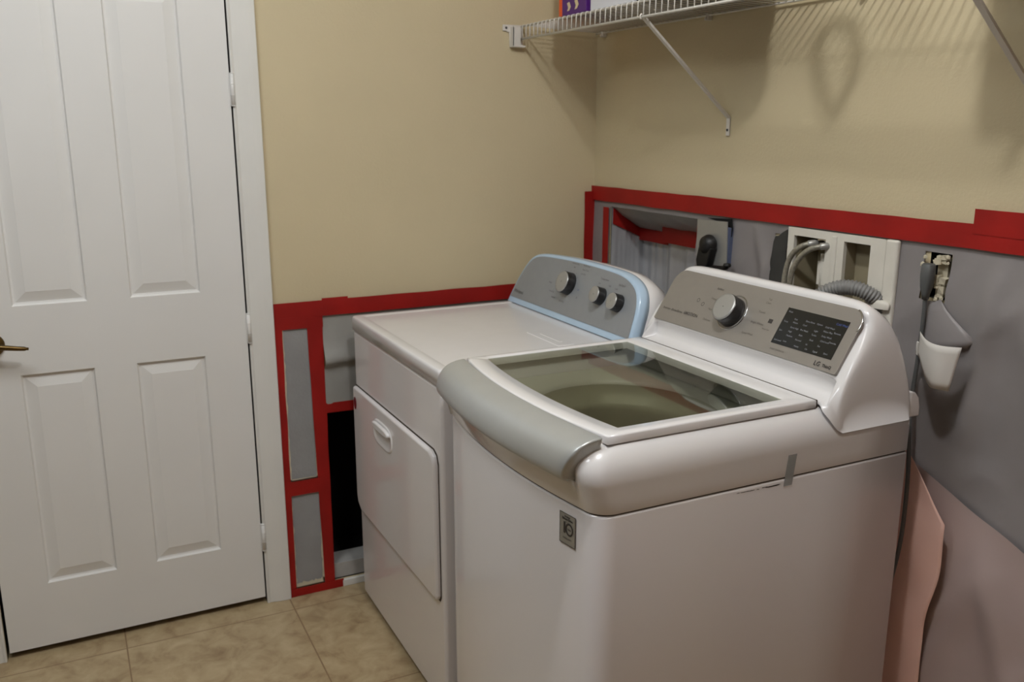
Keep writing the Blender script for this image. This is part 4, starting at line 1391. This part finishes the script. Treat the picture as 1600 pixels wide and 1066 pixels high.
def brace(y, label):
    t = empty('shelf_brace', (-0.005, y, 1.54), label, 'bracket', 'diagonal braces under the wire shelf')
    bm = bmesh.new()
    A, B = Vector((SF + .0, y, 1.8215)), Vector((-0.006, y - .004, 1.566))
    dr = (B - A).normalized(); up = Vector((0, 1, 0)).cross(dr).normalized()
    c = [(-.0065, 0), (-.0065, .006), (-.0045, .006), (-.0045, .0018), (.0045, .0018), (.0045, .006), (.0065, .006), (.0065, 0)]
    sgn = 1 if up.x > 0 else -1
    r0 = [bm.verts.new(A + Vector((0, 1, 0)) * a + up * sgn * b) for a, b in c]
    r1 = [bm.verts.new(B + Vector((0, 1, 0)) * a + up * sgn * b) for a, b in c]
    rings_bridge(bm, [r0, r1], cap0=True, cap1=True, smooth=False)
    obj('brace_arm', bm, M['bracket'], t)
    bm = bmesh.new()
    prism(bm, [(-0.001, y - .0105, 1.570), (-0.001, y + .0035, 1.570), (-0.001, y + .0035, 1.518), (-0.001, y - .0105, 1.518)], (-0.004, 0, 0))
    ft = obj('foot_plate', bm, M['bracket'], t, bevel=0.001)
    bm = bmesh.new(); lathe(bm, [(.0036, 0), (.0036, .0018), (.001, .0026)], (-0.005, y - .0035, 1.534), (-1, 0, 0), 12)
    obj('screw', bm, M['dark_grey'], ft)
    bm = bmesh.new()
    tube(bm, spline([(SF - .004, y, 1.818), (SF - .008, y, 1.824), (SF - .004, y, 1.830), (SF + .004, y, 1.826)], 4), .0022, 8)
    obj('hook', bm, M['bracket'], t)
brace(-0.716, 'white diagonal shelf brace with its foot on the wall above the outlet')
brace(-1.650, 'white diagonal shelf brace at the far right edge of the photo')

# things standing on the shelf (bag, bin and loop are shaped to cast wall shadows)
SZ = 1.8705
def carton(name, x0, x1, y0, y1, h, m, label, cat='box'):
    bm = bmesh.new(); box(bm, x0, x1, y0, y1, SZ, SZ + h)
    return tag(obj(name, bm, m, bevel=0.002), label, cat)
t = empty('snack_carton', (-0.19, -0.33, SZ), 'purple carton with orange edge standing at the left end of the shelf', 'box')
bm = bmesh.new(); box(bm, -0.290, -0.12, -0.405, -0.262, SZ, SZ + .19); obj('carton_body', bm, M['purple'], t, bevel=0.002)
bm = bmesh.new(); box(bm, -0.290, -0.12, -0.2618, -0.242, SZ, SZ + .19); obj('carton_side', bm, M['orange'], t, bevel=0.002)['label'] = 'orange side flap'
for (y, z, r) in ((-0.305, SZ + .024, .013), (-0.350, SZ + .026, .014)):
    bm = bmesh.new()
    prism(bm, [(-0.2908, y + r * .7, z - r), (-0.2908, y + r * .2, z - r * .2), (-0.2908, y + r * .8, z + r * .8), (-0.2908, y - r * .3, z + r), (-0.2908, y - r, z - r * .1), (-0.2908, y - r * .3, z - r * .9)], (-.0006, 0, 0))
    obj('printed_mark', bm, M['cream'], t)
carton('storage_carton', -0.285, -0.03, -0.640, -0.420, 0.15, M['carton_white'], 'white carton beside the purple one on the shelf')
def lump(name, outl, h, m, label, cat, bulge_=0.0):
    bm = bmesh.new()
    pts = spline([(x, y, 0) for x, y in outl] + [(outl[0][0], outl[0][1], 0)], 5)[:-1]
    cx = sum(p.x for p in pts) / len(pts); cy = sum(p.y for p in pts) / len(pts)
    rs_ = []
    for t, k in ((0, 1.0), (.15, 1 + bulge_ * .2), (.5, 1 + bulge_ * .3), (.8, 1.0), (.95, .88), (1.0, .6)):
        rs_.append([bm.verts.new((min(-0.012, cx + (p.x - cx) * k), cy + (p.y - cy) * k, SZ + h * t)) for p in pts])
    rings_bridge(bm, rs_, cap0=True, cap1=True)
    return tag(obj(name, bm, m), label, cat)
lump('cloth_bag', [(-0.03, -0.655), (-0.16, -0.652), (-0.285, -0.660), (-0.300, -0.75), (-0.303, -0.90), (-0.300, -1.02), (-0.280, -1.080), (-0.235, -1.080), (-0.19, -1.045), (-0.12, -0.975), (-0.05, -0.925), (-0.03, -0.85)],
     0.16, M['carton_grey'], 'soft grey bag on the wire shelf above the left diagonal brace', 'bag')
lump('storage_bin', [(-0.03, -1.520), (-0.12, -1.545), (-0.22, -1.580), (-0.305, -1.615), (-0.315, -1.80), (-0.31, -2.05), (-0.20, -2.10), (-0.03, -2.10), (-0.02, -1.80)],
     0.24, M['carton_grey'], 'large grey bin on the right end of the wire shelf', 'box')
bm = bmesh.new()  # unseen loop, added for the looped shadow it throws on the wall
sp = spline([(-0.285, -1.318, SZ + .012), (-0.285, -1.292, SZ + .030), (-0.285, -1.262, SZ + .085), (-0.285, -1.256, SZ + .135), (-0.285, -1.285, SZ + .170), (-0.285, -1.325, SZ + .165),
             (-0.285, -1.350, SZ + .130), (-0.285, -1.345, SZ + .080), (-0.285, -1.325, SZ + .040), (-0.285, -1.316, SZ + .014)], 7)
tube(bm, sp, 0.0115, 10)
tag(obj('looped_strap', bm, M['dark_grey']), 'dark looped strap standing on the front of the wire shelf between bag and bin', 'strap')
